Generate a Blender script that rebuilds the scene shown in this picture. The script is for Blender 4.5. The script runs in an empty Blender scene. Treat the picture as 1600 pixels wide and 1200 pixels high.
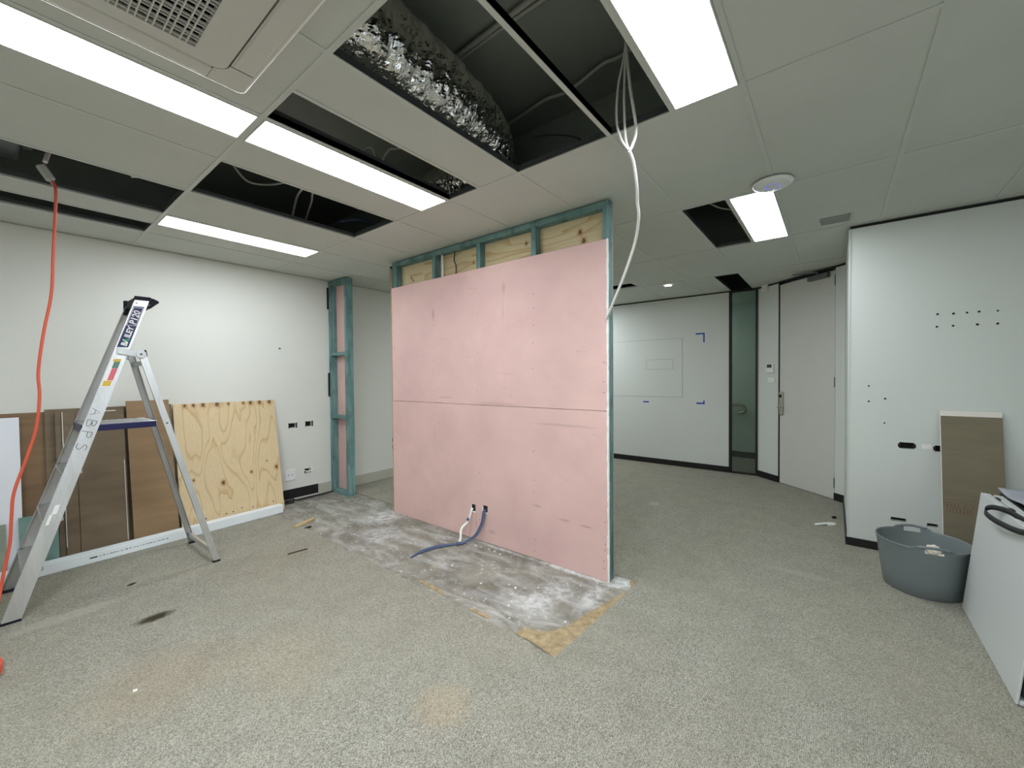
import bpy, bmesh, math, random
from mathutils import Vector, Matrix, noise
C = bpy.context.scene.collection
scene = bpy.context.scene
rnd = random.Random(7)

# ------------------------------------------------------------------ camera, world, exposure
CAM_H = 1.453
cam = bpy.data.cameras.new('camera'); cam_ob = bpy.data.objects.new('camera', cam); C.objects.link(cam_ob)
cam.sensor_width = 36.0; cam.lens = 637.8 / 1600 * 36.0; cam.clip_start = 0.02
yaw, pitch, roll = 0.667935808, -0.0181608811, -0.00840856539
fw = Vector((math.cos(yaw)*math.cos(pitch), math.sin(yaw)*math.cos(pitch), math.sin(pitch)))
rt = Vector((math.sin(yaw), -math.cos(yaw), 0)); up = rt.cross(fw)
r2 = rt*math.cos(roll) + up*math.sin(roll); u2 = up*math.cos(roll) - rt*math.sin(roll)
cam_ob.matrix_world = Matrix(((r2.x, u2.x, -fw.x, 0), (r2.y, u2.y, -fw.y, 0), (r2.z, u2.z, -fw.z, CAM_H), (0, 0, 0, 1)))
scene.camera = cam_ob
w = bpy.data.worlds.new('world'); scene.world = w; w.use_nodes = True
w.node_tree.nodes['Background'].inputs[0].default_value = (0.5, 0.55, 0.6, 1)
w.node_tree.nodes['Background'].inputs[1].default_value = 0.3
vs = scene.view_settings
vs.view_transform = 'Standard'; vs.look = 'None'; vs.gamma = 1; vs.use_curve_mapping = False
vs.exposure = 1.6
PANEL_EMIT = 7.5          # the ceiling light panels
PANEL_COL = (0.95, 1.0, 1.06)
RAISED_EMIT = 10.5           # panel beside the open void, raised to brighten the floor below it
WIN_POWER = 3.0          # daylight entering through the window behind the photographer

# ------------------------------------------------------------------ materials
def new_mat(name):
    m = bpy.data.materials.new(name); m.use_nodes = True
    return m, m.node_tree.nodes, m.node_tree.links, m.node_tree.nodes['Principled BSDF']
def lin(c):
    f = lambda v: (v/255/12.92) if v/255 <= .04045 else ((v/255+.055)/1.055)**2.4
    return (f(c[0]), f(c[1]), f(c[2]), 1)
def mat(name, col, rough=.55, metal=0, var=0.0, scale=6.0, bump=0.0, bscale=80.0, emit=0, stretch=(1,1,1), spec=.5):
    """plain painted surface: sRGB colour, a little large-scale tone variation and fine relief"""
    m, N, L, p = new_mat(name)
    c = lin(col)
    p.inputs['Base Color'].default_value = c
    p.inputs['Roughness'].default_value = rough; p.inputs['Metallic'].default_value = metal
    p.inputs['Specular IOR Level'].default_value = spec
    tc = N.new('ShaderNodeNewGeometry'); mp = N.new('ShaderNodeMapping'); mp.inputs['Scale'].default_value = stretch
    L.new(tc.outputs['Position'], mp.inputs['Vector'])
    if var:
        n = N.new('ShaderNodeTexNoise'); n.inputs['Scale'].default_value = scale; n.inputs['Detail'].default_value = 6
        L.new(mp.outputs[0], n.inputs['Vector'])
        r = N.new('ShaderNodeValToRGB')
        r.color_ramp.elements[0].position = .3; r.color_ramp.elements[1].position = .72
        r.color_ramp.elements[0].color = tuple(v*(1-var) for v in c[:3]) + (1,)
        r.color_ramp.elements[1].color = tuple(min(1, v*(1+var)) for v in c[:3]) + (1,)
        L.new(n.outputs['Fac'], r.inputs[0]); L.new(r.outputs[0], p.inputs['Base Color'])
    if bump:
        n2 = N.new('ShaderNodeTexNoise'); n2.inputs['Scale'].default_value = bscale; n2.inputs['Detail'].default_value = 4
        L.new(mp.outputs[0], n2.inputs['Vector'])
        b = N.new('ShaderNodeBump'); b.inputs['Strength'].default_value = bump; b.inputs['Distance'].default_value = .01
        L.new(n2.outputs['Fac'], b.inputs['Height']); L.new(b.outputs[0], p.inputs['Normal'])
    if emit:
        p.inputs['Emission Color'].default_value = c; p.inputs['Emission Strength'].default_value = emit
    return m
def mixc(N, L, fac, a, b, blend='MIX'):
    x = N.new('ShaderNodeMix'); x.data_type = 'RGBA'; x.blend_type = blend
    for s, v in ((0, fac), (6, a), (7, b)):
        if hasattr(v, 'is_linked') or hasattr(v, 'links'): L.new(v, x.inputs[s])
        else: x.inputs[s].default_value = v
    return x.outputs[2]
def ramp(N, L, src, p0, p1, c0=(0,0,0,1), c1=(1,1,1,1)):
    r = N.new('ShaderNodeValToRGB'); r.color_ramp.elements[0].position = p0; r.color_ramp.elements[1].position = p1
    r.color_ramp.elements[0].color = c0; r.color_ramp.elements[1].color = c1
    L.new(src, r.inputs[0]); return r.outputs[0]
def tex_noise(N, L, vec, scale, detail=4, rough=.5, dist=0.0):
    n = N.new('ShaderNodeTexNoise'); n.inputs['Scale'].default_value = scale; n.inputs['Detail'].default_value = detail
    n.inputs['Roughness'].default_value = rough; n.inputs['Distortion'].default_value = dist
    L.new(vec, n.inputs['Vector']); return n.outputs['Fac']
def mapping(N, L, scale=(1,1,1), loc=(0,0,0), rot=(0,0,0)):
    tc = N.new('ShaderNodeNewGeometry'); mp = N.new('ShaderNodeMapping')      # room coordinates
    mp.inputs['Scale'].default_value = scale; mp.inputs['Location'].default_value = loc; mp.inputs['Rotation'].default_value = rot
    L.new(tc.outputs['Position'], mp.inputs['Vector']); return mp.outputs[0]
def spot(N, L, vec, centre, radii, soft=.35):
    """1 inside an ellipsoidal stain with a ragged rim, 0 outside"""
    mp = N.new('ShaderNodeMapping'); mp.vector_type = 'TEXTURE'
    mp.inputs['Location'].default_value = centre; mp.inputs['Scale'].default_value = radii
    L.new(vec, mp.inputs['Vector'])
    ln = N.new('ShaderNodeVectorMath'); ln.operation = 'LENGTH'; L.new(mp.outputs[0], ln.inputs[0])
    n = tex_noise(N, L, mp.outputs[0], 2.5, 5)
    a = N.new('ShaderNodeMath'); a.operation = 'MULTIPLY_ADD'; L.new(n, a.inputs[0]); a.inputs[1].default_value = 1.0; L.new(ln.outputs['Value'], a.inputs[2])
    hf = N.new('ShaderNodeMath'); hf.operation = 'MULTIPLY'; L.new(a.outputs[0], hf.inputs[0]); hf.inputs[1].default_value = .5
    return ramp(N, L, hf.outputs[0], .5, min(.5+(soft+.3)*.5, .95), (1,1,1,1), (0,0,0,1))

def carpet_mat():
    m, N, L, p = new_mat('carpet_loop'); v = mapping(N, L)
    p.inputs['Roughness'].default_value = .95; p.inputs['Specular IOR Level'].default_value = .2
    vo = N.new('ShaderNodeTexVoronoi'); vo.inputs['Scale'].default_value = 1.0
    mv = mapping(N, L, (210, 330, 210)); L.new(mv, vo.inputs['Vector'])
    fleck = ramp(N, L, vo.outputs['Color'], .05, .95, lin((112,110,97)), lin((222,219,203)))
    f2 = tex_noise(N, L, mapping(N, L, (1, 1.5, 1)), 260, 2, .5)
    c = mixc(N, L, ramp(N, L, f2, .36, .52), mixc(N, L, .62, fleck, lin((92,92,84))), fleck)
    big = tex_noise(N, L, v, 1.1, 5, .6, .4)
    c = mixc(N, L, ramp(N, L, big, .35, .7, (0,0,0,1), (.35,.35,.35,1)), c, lin((172,166,142)))
    med = tex_noise(N, L, v, 5, 5, .6)
    c = mixc(N, L, ramp(N, L, med, .42, .75, (0,0,0,1), (.22,.22,.22,1)), c, lin((112,110,96)))
    # wear and spills
    for (ctr, rad, col, k) in (((.58,3.25,0), (.10,.05,1), (52,42,24), .95), ((.50,2.55,0), (.35,.3,1), (176,146,112), .2),
                               ((.9,2.25,0), (.25,.35,1), (190,166,132), .16), ((1.2,1.35,0), (.14,.14,1), (214,184,140), .22),
                               ((.25,3.7,0), (.3,.07,1), (205,200,188), .35), ((1.35,3.5,0), (.6,.3,1), (150,130,100), .14),
                               ((4.6,1.59,0), (.08,.06,1), (205,205,195), .4), ((3.6,.2,0), (.05,.25,1), (190,188,178), .3)):
        s = spot(N, L, v, ctr, rad)
        sm = N.new('ShaderNodeMath'); sm.operation = 'MULTIPLY'; L.new(s, sm.inputs[0]); sm.inputs[1].default_value = k
        c = mixc(N, L, sm.outputs[0], c, lin(col))
    wv = N.new('ShaderNodeTexWave'); wv.inputs['Scale'].default_value = 45; wv.inputs['Distortion'].default_value = 4; wv.inputs['Detail Scale'].default_value = 6; wv.bands_direction = 'Y'
    L.new(v, wv.inputs['Vector'])
    L.new(mixc(N, L, ramp(N, L, wv.outputs['Fac'], .0, .5, (.26,.26,.26,1), (0,0,0,1)), c, lin((84,84,76))), p.inputs['Base Color'])
    h = mixc(N, L, .5, vo.outputs['Distance'], wv.outputs['Fac'])
    b = N.new('ShaderNodeBump'); b.inputs['Strength'].default_value = .8; b.inputs['Distance'].default_value = .006
    L.new(h, b.inputs['Height']); L.new(b.outputs[0], p.inputs['Normal'])
    return m
def concrete_mat():
    m, N, L, p = new_mat('dusty_concrete'); v = mapping(N, L); p.inputs['Roughness'].default_value = .8
    a = tex_noise(N, L, v, 3.2, 8, .65, .5)
    c = ramp(N, L, a, .33, .68, lin((104,101,91)), lin((150,146,134)))
    st = tex_noise(N, L, mapping(N, L, (3.2, 1.1, 1)), 2.4, 9, .68, .8)
    c = mixc(N, L, ramp(N, L, st, .46, .72, (0,0,0,1), (.62,.62,.62,1)), c, lin((206,206,203)))
    fine = tex_noise(N, L, v, 26, 6, .7)
    c = mixc(N, L, ramp(N, L, fine, .60, .70), c, lin((224,224,220)))
    yl = tex_noise(N, L, v, 9, 4, .6)
    c = mixc(N, L, ramp(N, L, yl, .62, .74, (0,0,0,1), (.5,.5,.5,1)), c, lin((176,160,120)))
    for (ctr, rad, k) in (((2.72,1.17,0), (.10,.07,1), .75), ((2.64,1.5,0), (.03,.34,1), .8), ((2.63,2.2,0), (.02,.25,1), .5), ((2.3,1.5,0), (.2,.1,1), .55),
                          ((2.1,1.55,0), (.08,.2,1), .5), ((2.5,3.7,0), (.22,.18,1), .6), ((2.2,3.3,0), (.18,.2,1), .4), ((2.45,1.25,0), (.22,.05,1), .5)):
        h = N.new('ShaderNodeMath'); h.operation = 'MULTIPLY'; L.new(spot(N, L, v, ctr, rad, .6), h.inputs[0]); h.inputs[1].default_value = k
        h2 = N.new('ShaderNodeMath'); h2.operation = 'MULTIPLY'; L.new(h.outputs[0], h2.inputs[0]); L.new(ramp(N, L, tex_noise(N, L, v, 14, 6, .7, .6), .36, .58), h2.inputs[1])
        c = mixc(N, L, h2.outputs[0], c, lin((226,227,226)))
    L.new(c, p.inputs['Base Color'])
    b = N.new('ShaderNodeBump'); b.inputs['Strength'].default_value = .3; b.inputs['Distance'].default_value = .01
    L.new(tex_noise(N, L, v, 40, 6, .7), b.inputs['Height']); L.new(b.outputs[0], p.inputs['Normal'])
    return m
def ply_mat(name, axis, knots, base=((214,184,132), (186,146,92)), scale=1.0):
    """plywood face: long wandering grain along one axis, knots as dark eyes that bend the grain"""
    m, N, L, p = new_mat(name); p.inputs['Roughness'].default_value = .6
    v = mapping(N, L)
    sc = [5*scale]*3; sc[axis] = .55*scale
    st = mapping(N, L, tuple(sc))
    g = tex_noise(N, L, st, 1.0, 2, .4, .3)
    gm = N.new('ShaderNodeMath'); gm.operation = 'MULTIPLY'; L.new(g, gm.inputs[0]); gm.inputs[1].default_value = 8
    gf = N.new('ShaderNodeMath'); gf.operation = 'FRACT'; L.new(gm.outputs[0], gf.inputs[0])
    c = ramp(N, L, gf.outputs[0], .68, .99, lin(base[0]), lin(base[1]))
    fine = tex_noise(N, L, mapping(N, L, tuple(70 if i != axis else 4 for i in range(3))), 1.0, 3, .6)
    c = mixc(N, L, ramp(N, L, fine, .3, .7, (0,0,0,1), (.3,.3,.3,1)), c, lin(base[1]))
    for k in knots:
        ctr, r = k
        big = 6.0                     # the eye runs right through the thin sheet
        s1 = spot(N, L, v, ctr, (r*1.9 if axis == 2 else big, big if axis == 2 else r*2.2, r*2.4), .2); s2 = spot(N, L, v, ctr, (r if axis == 2 else big, big if axis == 2 else r*1.2, r*1.4), .05)
        h = N.new('ShaderNodeMath'); h.operation = 'MULTIPLY'; L.new(s1, h.inputs[0]); h.inputs[1].default_value = .45
        c = mixc(N, L, h.outputs[0], c, lin((168,120,66)))
        c = mixc(N, L, s2, c, lin((104,74,44)))
    L.new(c, p.inputs['Base Color'])
    return m
def teal_timber(name='treated_timber', along=2):
    m, N, L, p = new_mat(name); p.inputs['Roughness'].default_value = .7
    sc = [30, 30, 30]; sc[along] = 2.2
    v = mapping(N, L, tuple(sc))
    a = tex_noise(N, L, v, 1.0, 5, .6, .3)
    c = ramp(N, L, a, .3, .72, lin((84,118,116)), lin((130,162,158)))
    n2 = tex_noise(N, L, mapping(N, L, (7, 7, 3)), 1.0, 5, .65)
    c = mixc(N, L, ramp(N, L, n2, .48, .66, (0,0,0,1), (.65,.65,.65,1)), c, lin((48,80,82)))
    L.new(c, p.inputs['Base Color']); return m
def pink_mat():
    m, N, L, p = new_mat('pink_plasterboard_paper'); p.inputs['Roughness'].default_value = .75
    v = mapping(N, L)
    a = tex_noise(N, L, v, 2.0, 6, .6)
    c = ramp(N, L, a, .3, .72, lin((205,170,165)), lin((220,186,178)))
    scuff = tex_noise(N, L, mapping(N, L, (1, 2.2, 14)), 1.6, 6, .6, .6)
    c = mixc(N, L, ramp(N, L, scuff, .66, .74, (0,0,0,1), (.4,.4,.4,1)), c, lin((160,128,124)))
    dust = tex_noise(N, L, v, 55, 4, .6)
    c = mixc(N, L, ramp(N, L, dust, .7, .76, (0,0,0,1), (.5,.5,.5,1)), c, lin((236,214,206)))
    for (ctr, rad, k) in (((2.658,3.07,2.06),(.05,.022,.06),.5), ((2.658,2.18,2.2),(.05,.022,.05),.4), ((2.658,2.19,2.02),(.05,.01,.12),.25),
                          ((2.658,1.6,.36),(.05,.06,.012),.45), ((2.658,1.85,.42),(.05,.05,.01),.5), ((2.658,1.42,.35),(.05,.06,.01),.5),
                          ((2.658,2.33,.10),(.05,.05,.02),.4), ((2.658,2.52,.15),(.05,.01,.12),.3), ((2.658,2.27,1.22),(.05,.25,.02),.3),
                          ((2.658,1.6,1.08),(.05,.3,.012),.35), ((2.658,2.9,1.26),(.05,.12,.012),.3)):
        s = spot(N, L, v, ctr, rad)
        h = N.new('ShaderNodeMath'); h.operation = 'MULTIPLY'; L.new(s, h.inputs[0]); h.inputs[1].default_value = k*.6
        c = mixc(N, L, h.outputs[0], c, lin((110,84,80)))
    L.new(c, p.inputs['Base Color']); return m
def brown_paper(name, c0, c1, streak=2):
    m, N, L, p = new_mat(name); p.inputs['Roughness'].default_value = .7
    v = mapping(N, L, (1.5, 1.5, 9))
    a = tex_noise(N, L, v, 1.3, 6, .6, .5)
    c = ramp(N, L, a, .3, .7, lin(c0), lin(c1)); L.new(c, p.inputs['Base Color']); return m
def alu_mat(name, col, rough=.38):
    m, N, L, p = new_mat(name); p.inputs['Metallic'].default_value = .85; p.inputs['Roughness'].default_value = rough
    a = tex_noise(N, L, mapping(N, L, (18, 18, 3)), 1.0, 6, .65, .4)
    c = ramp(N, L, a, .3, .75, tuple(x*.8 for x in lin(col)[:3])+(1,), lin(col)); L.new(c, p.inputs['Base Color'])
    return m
def foil_mat():
    m, N, L, p = new_mat('crinkled_foil'); p.inputs['Metallic'].default_value = 1; p.inputs['Roughness'].default_value = .13
    p.inputs['Base Color'].default_value = (.86, .84, .8, 1)
    v = mapping(N, L, (26, 12, 12))
    n = tex_noise(N, L, v, 1.5, 3, .5, .8)
    b = N.new('ShaderNodeBump'); b.inputs['Strength'].default_value = .5; b.inputs['Distance'].default_value = .02
    L.new(n, b.inputs['Height']); L.new(b.outputs[0], p.inputs['Normal']); return m
def glass_mat():
    m, N, L, p = new_mat('tinted_glass'); p.inputs['Transmission Weight'].default_value = 1; p.inputs['Roughness'].default_value = .01
    p.inputs['Base Color'].default_value = (.84, .92, .88, 1); p.inputs['IOR'].default_value = 1.45; return m

M = dict(
 tile=mat('ceiling_tile_paint', (202,206,199), .8, var=.03, scale=2, bump=.05, bscale=150, spec=.2),
 tee=mat('tee_white', (200,204,197), .5),
 tee_dark=mat('galvanised_tee_web', (74,78,78), .5, .3),
 slab=mat('slab_soffit', (158,165,158), .9, var=.12, scale=1.2, spec=.1),
 wall=mat('wall_paint', (222,224,216), .6, var=.015, scale=1.5, bump=.03, bscale=120),
 wall_cool=mat('wall_paint_cool', (212,217,212), .55, var=.015, scale=1.5, bump=.03, bscale=120),
 filter_black=mat('filter_black', (9,9,10), .95, spec=.1), black=mat('black_trim', (16,17,19), .45), black_matte=mat('black_plastic', (20,21,23), .55, var=.2, scale=12),
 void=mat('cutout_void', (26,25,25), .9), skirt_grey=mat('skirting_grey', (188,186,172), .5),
 door=mat('door_paint', (206,206,200), .5, var=.01), trimw=mat('corner_trim', (205,208,205), .5),
 carpet=carpet_mat(), concrete=concrete_mat(),
 underlay=mat('glued_underlay', (160,142,108), .9, var=.3, scale=26, bump=.6, bscale=60),
 pink=pink_mat(), teal=teal_timber(), teal_h=teal_timber('treated_timber_level', 1), plaster=mat('white_plaster', (236,236,232), .8, bump=.4, bscale=60),
 tan=mat('raw_board_edge', (172,146,104), .7, var=.12, scale=20),
 diffuser=None, white_plastic=mat('white_plastic', (232,234,232), .35), ac=mat('ac_plastic', (205,204,196), .45, var=.01, scale=3),
 bezel=mat('bezel_gloss', (236,236,230), .16, spec=.7), ac_white=mat('ac_louvre', (228,228,222), .35),
 alu=alu_mat('worn_aluminium', (226,228,228)), alu_dim=alu_mat('aluminium_dimmed', (196,196,194), .5),  # second one is a darker copy: shade of far and inner parts put in
 blue=mat('navy_plastic', (15,17,72), .4), navy=mat('navy_cap', (12,14,28), .6, spec=.3), stk_white=mat('sticker_white', (238,238,236), .5),
 stk_navy=mat('sticker_navy', (24,32,84), .45), green=mat('sticker_green', (24,140,92), .5), dgreen=mat('sticker_dark_green', (16,100,72), .5),
 red=mat('sticker_red', (212,44,66), .5), yellow=mat('sticker_yellow', (214,178,66), .5), ink=mat('marker_ink', (40,40,52), .6),
 orange=mat('orange_cord', (208,88,62), .5), grey_cable=mat('grey_cable', (186,188,182), .5), white_cable=mat('white_cable', (232,232,226), .45),
 blue_cable=mat('blue_cable', (78,94,126), .5), dark_cable=mat('dark_cable', (34,34,38), .5), blue_tape=mat('blue_tape', (30,74,170), .6),
 brown1=brown_paper('brown_back_paper', (120,95,68), (138,112,82)), brown2=brown_paper('brown_grey_paper', (108,94,74), (126,110,88)),
 brown3=brown_paper('warm_brown_paper', (134,109,78), (152,126,92)), khaki=brown_paper('khaki_back_paper', (112,105,84), (126,118,96)),
 paper_edge=mat('paper_edge_white', (226,222,212), .7), white_board=mat('white_melamine', (226,230,236), .4),
 green_board=mat('green_board_paper', (112,142,134), .7, var=.1, scale=8), grey_green=mat('grey_green_paper', (138,146,130), .7, var=.1, scale=8),
 channel=mat('white_pvc', (232,240,242), .35), foil=foil_mat(), steel=mat('brushed_steel', (176,172,160), .3, .9), glass=glass_mat(),
 tub=mat('tub_grey', (112,121,122), .45, var=.03, scale=5), rubble=mat('plaster_rubble', (226,218,204), .8, var=.1, scale=30),
 table=mat('table_white', (194,198,195), .5, bump=.25, bscale=260), redprint=mat('red_print', (120,84,66), .7),
 lobby=mat('lobby_paint', (190,205,198), .6), lobby_skirt=mat('lobby_skirting', (40,50,48), .5), grey_sheet=mat('grey_sheet', (160,164,170), .7, var=.1, scale=6),
 metal_dark=mat('grey_metal', (104,108,108), .4, .5), lcd=mat('lcd_dark', (46,52,48), .2), vent=mat('vent_grey', (150,154,150), .5),
 ply_edge=mat('ply_edge', (204,178,132), .7, var=.3, scale=60, stretch=(1,6,.2)),
 wood=mat('offcut_wood', (186,164,116), .7, var=.2, scale=18), twig=mat('dark_stick', (58,50,40), .8), scrap=mat('black_scrap', (22,20,20), .6),
 led=mat('blue_led_ring', (120,122,205), .4, emit=.22),
)
def emit_mat(name, col, s):
    m = bpy.data.materials.new(name); m.use_nodes = True; N = m.node_tree.nodes; L = m.node_tree.links
    N.remove(N['Principled BSDF']); e = N.new('ShaderNodeEmission'); e.inputs[0].default_value = (*col, 1); e.inputs[1].default_value = s
    L.new(e.outputs[0], N['Material Output'].inputs[0]); return m
M['diffuser'] = emit_mat('lit_diffuser', PANEL_COL, PANEL_EMIT)
M['diffuser_raised'] = emit_mat('lit_diffuser_raised', PANEL_COL, RAISED_EMIT)
M['down_emit'] = emit_mat('downlight_lamp', (1, .98, .92), 14)
kn = [((1.18,4.9,.47),.012), ((1.42,4.86,.40),.022), ((1.68,4.86,.46),.014), ((1.84,4.86,.55),.008), ((1.93,4.86,.47),.02)]
kn += [((x, 5.04, 1.19), r) for x, r in ((1.16,.016),(1.23,.018),(1.31,.022),(1.43,.024),(1.53,.013),(1.67,.014),(1.74,.022),(1.83,.022),(1.93,.022))]
M['ply'] = ply_mat('plywood_face', 2, kn, ((214,194,154), (190,162,116)))
M['ply_wall'] = ply_mat('plywood_lining', 1, [((2.742,y,z),r) for y,z,r in ((3.5,2.5,.012),(3.47,2.47,.012),(3.42,2.42,.013),(2.0,2.55,.014),(1.93,2.5,.014),(1.5,2.53,.018),(1.47,2.46,.02),(2.6,2.5,.01))],
                      ((206,190,150), (180,154,110)), 1.1)

# ------------------------------------------------------------------ mesh building
class MB:
    def __init__(s): s.v = []; s.f = []
    def quad(s, a, b, c, d):
        n = len(s.v); s.v += [tuple(a), tuple(b), tuple(c), tuple(d)]; s.f.append((n, n+1, n+2, n+3)); return s
    def obox(s, o, u, v, n_, a, b, c):
        """box spanning a=(a0,a1) on u, b on v, c on n from origin o"""
        o, u, v, n_ = Vector(o), Vector(u), Vector(v), Vector(n_)
        i = len(s.v)
        for z in c:
            for (x, y) in ((a[0],b[0]), (a[1],b[0]), (a[1],b[1]), (a[0],b[1])):
                s.v.append(tuple(o + u*x + v*y + n_*z))
        flip = u.cross(v).dot(n_)*(a[1]-a[0])*(b[1]-b[0])*(c[1]-c[0]) < 0
        for q in ((0,3,2,1), (4,5,6,7), (0,1,5,4), (1,2,6,5), (2,3,7,6), (3,0,4,7)):
            q = tuple(i+k for k in q); s.f.append(q[::-1] if flip else q)
        return s
    def box(s, x, y, z): return s.obox((0,0,0), (1,0,0), (0,1,0), (0,0,1), x, y, z)
    def beam(s, p, q, side, w_, t_):
        """bar from p to q, w_ wide along side (sheared, ends level), t_ thick across"""
        p, q, side = Vector(p), Vector(q), Vector(side)
        d = (q-p); n_ = d.cross(side).normalized(); i = len(s.v)
        for c in (p, q):
            for a, b in ((-.5,-.5), (.5,-.5), (.5,.5), (-.5,.5)): s.v.append(tuple(c + side*w_*a + n_*t_*b))
        for f in ((0,3,2,1), (4,5,6,7), (0,1,5,4), (1,2,6,5), (2,3,7,6), (3,0,4,7)): s.f.append(tuple(i+k for k in f))
        return s
    def tube(s, pts, r, n=8, closed=False, caps=True):
        pts = [Vector(p) for p in pts]; k = len(pts); base = len(s.v)
        ref = Vector((0.13, .31, .94))
        for j, p in enumerate(pts):
            t = (pts[(j+1) % k] - pts[j-1]) if closed else (pts[min(j+1, k-1)] - pts[max(j-1, 0)])
            t.normalize(); a = ref - t*ref.dot(t)
            if a.length < 1e-3: a = Vector((1,0,0)) - t*t.x
            a.normalize(); ref = a; b = t.cross(a)
            rr = r[j] if isinstance(r, (list, tuple)) else r
            for i in range(n):
                an = 2*math.pi*i/n; s.v.append(tuple(p + (a*math.cos(an) + b*math.sin(an))*rr))
        for j in range(k if closed else k-1):
            for i in range(n):
                A = base+j*n; B = base+((j+1) % k)*n
                s.f.append((A+i, A+(i+1) % n, B+(i+1) % n, B+i))
        if caps and not closed:
            s.f.append(tuple(base+i for i in range(n))[::-1]); s.f.append(tuple(base+(k-1)*n+i for i in range(n)))
        return s
    def lathe(s, c, prof, n=40, capb=False, capt=False):
        base = len(s.v)
        for (r, z) in prof:
            for i in range(n):
                a = 2*math.pi*i/n; s.v.append((c[0]+r*math.cos(a), c[1]+r*math.sin(a), c[2]+z))
        for j in range(len(prof)-1):
            for i in range(n):
                A = base+j*n; B = A+n; s.f.append((A+i, A+(i+1) % n, B+(i+1) % n, B+i))
        if capb: s.f.append(tuple(base+i for i in range(n))[::-1])
        if capt: s.f.append(tuple(base+(len(prof)-1)*n+i for i in range(n)))
        return s
    def prism(s, poly, z0, z1):
        i = len(s.v); n = len(poly)
        s.v += [(x, y, z0) for x, y in poly] + [(x, y, z1) for x, y in poly]
        s.f.append(tuple(range(i, i+n))[::-1]); s.f.append(tuple(range(i+n, i+2*n)))
        for k in range(n): s.f.append((i+k, i+(k+1) % n, i+n+(k+1) % n, i+n+k))
        return s
    def build(s, name, m, parent=None, bevel=0, smooth=False, segs=2):
        me = bpy.data.meshes.new(name)
        o = bpy.data.objects.new(name, me); C.objects.link(o)
        off = Vector((0,0,0))
        if parent is not None:
            o.parent = parent; q = parent
            while q is not None: off += q.location; q = q.parent
        else:
            xs = [Vector(v) for v in s.v]
            off = Vector(((min(v.x for v in xs)+max(v.x for v in xs))/2, (min(v.y for v in xs)+max(v.y for v in xs))/2, min(v.z for v in xs)))
            o.location = off
        me.from_pydata([tuple(Vector(v)-off) for v in s.v], [], s.f); me.update()
        bm = bmesh.new(); bm.from_mesh(me); bmesh.ops.recalc_face_normals(bm, faces=bm.faces); bm.to_mesh(me); bm.free()
        me.materials.append(m)
        # keep the procedural textures in room coordinates
        if smooth:
            for p in me.polygons: p.use_smooth = True
        if bevel:
            b = o.modifiers.new('bevel', 'BEVEL'); b.width = bevel; b.segments = segs; b.limit_method = 'ANGLE'; b.angle_limit = .6
        return o
def thing(name, label, cat, loc=(0,0,0), group=None):
    o = bpy.data.objects.new(name, None); C.objects.link(o); o.location = loc; o.empty_display_size = .1
    o['label'] = label; o['category'] = cat
    if group: o['group'] = group
    return o
def tag(o, label, cat, group=None):
    o['label'] = label; o['category'] = cat
    if group: o['group'] = group
    return o
def struct(o): o['kind'] = 'structure'; return o
def empty_struct(name, loc=(0,0,0)):
    o = bpy.data.objects.new(name, None); C.objects.link(o); o.location = loc; return struct(o)
def spline(pts, n=8):
    P = [Vector(p) for p in pts]; out = []
    for i in range(len(P)-1):
        p0 = P[max(i-1, 0)]; p1 = P[i]; p2 = P[i+1]; p3 = P[min(i+2, len(P)-1)]
        for k in range(n):
            t = k/n
            out.append(.5*((2*p1) + (p2-p0)*t + (2*p0-5*p1+4*p2-p3)*t*t + (3*p1-p0-3*p2+p3)*t**3))
    out.append(P[-1]); return out
def text_mesh(name, body, size, o, u, v, m, parent, ext=.0004, bold=0.0, align='LEFT'):
    cu = bpy.data.curves.new(name, 'FONT'); cu.body = body; cu.size = size; cu.extrude = ext; cu.offset = bold; cu.align_x = align
    cu.resolution_u = 3
    t = bpy.data.objects.new(name, cu); C.objects.link(t)
    dg = bpy.context.evaluated_depsgraph_get(); dg.update()
    me = bpy.data.meshes.new_from_object(t.evaluated_get(dg)); bpy.data.objects.remove(t)
    u, v = Vector(u).normalized(), Vector(v).normalized(); n = u.cross(v)
    off = Vector((0,0,0)); q = parent
    while q is not None: off += q.location; q = q.parent
    for vt in me.vertices: vt.co = Vector(o) + u*vt.co.x + v*vt.co.y + n*vt.co.z - off
    me.name = name; me.materials.clear(); me.materials.append(m)
    ob = bpy.data.objects.new(name, me); C.objects.link(ob); ob.parent = parent
    return ob

# ------------------------------------------------------------------ the room
H = 2.69                                   # ceiling height
XMIN, YMIN, YW, XB, XR, YR = -2.8, -2.8, 5.08, 6.745, 4.478, -.095
DP = Vector((6.745, .847, 0)); DD = Vector((-.672, -.741, 0)).normalized(); DN = Vector((DD.y, -DD.x, 0))   # angled door wall; DN faces the room
if DN.x > 0: DN = -DN
Z = Vector((0,0,1))

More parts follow.
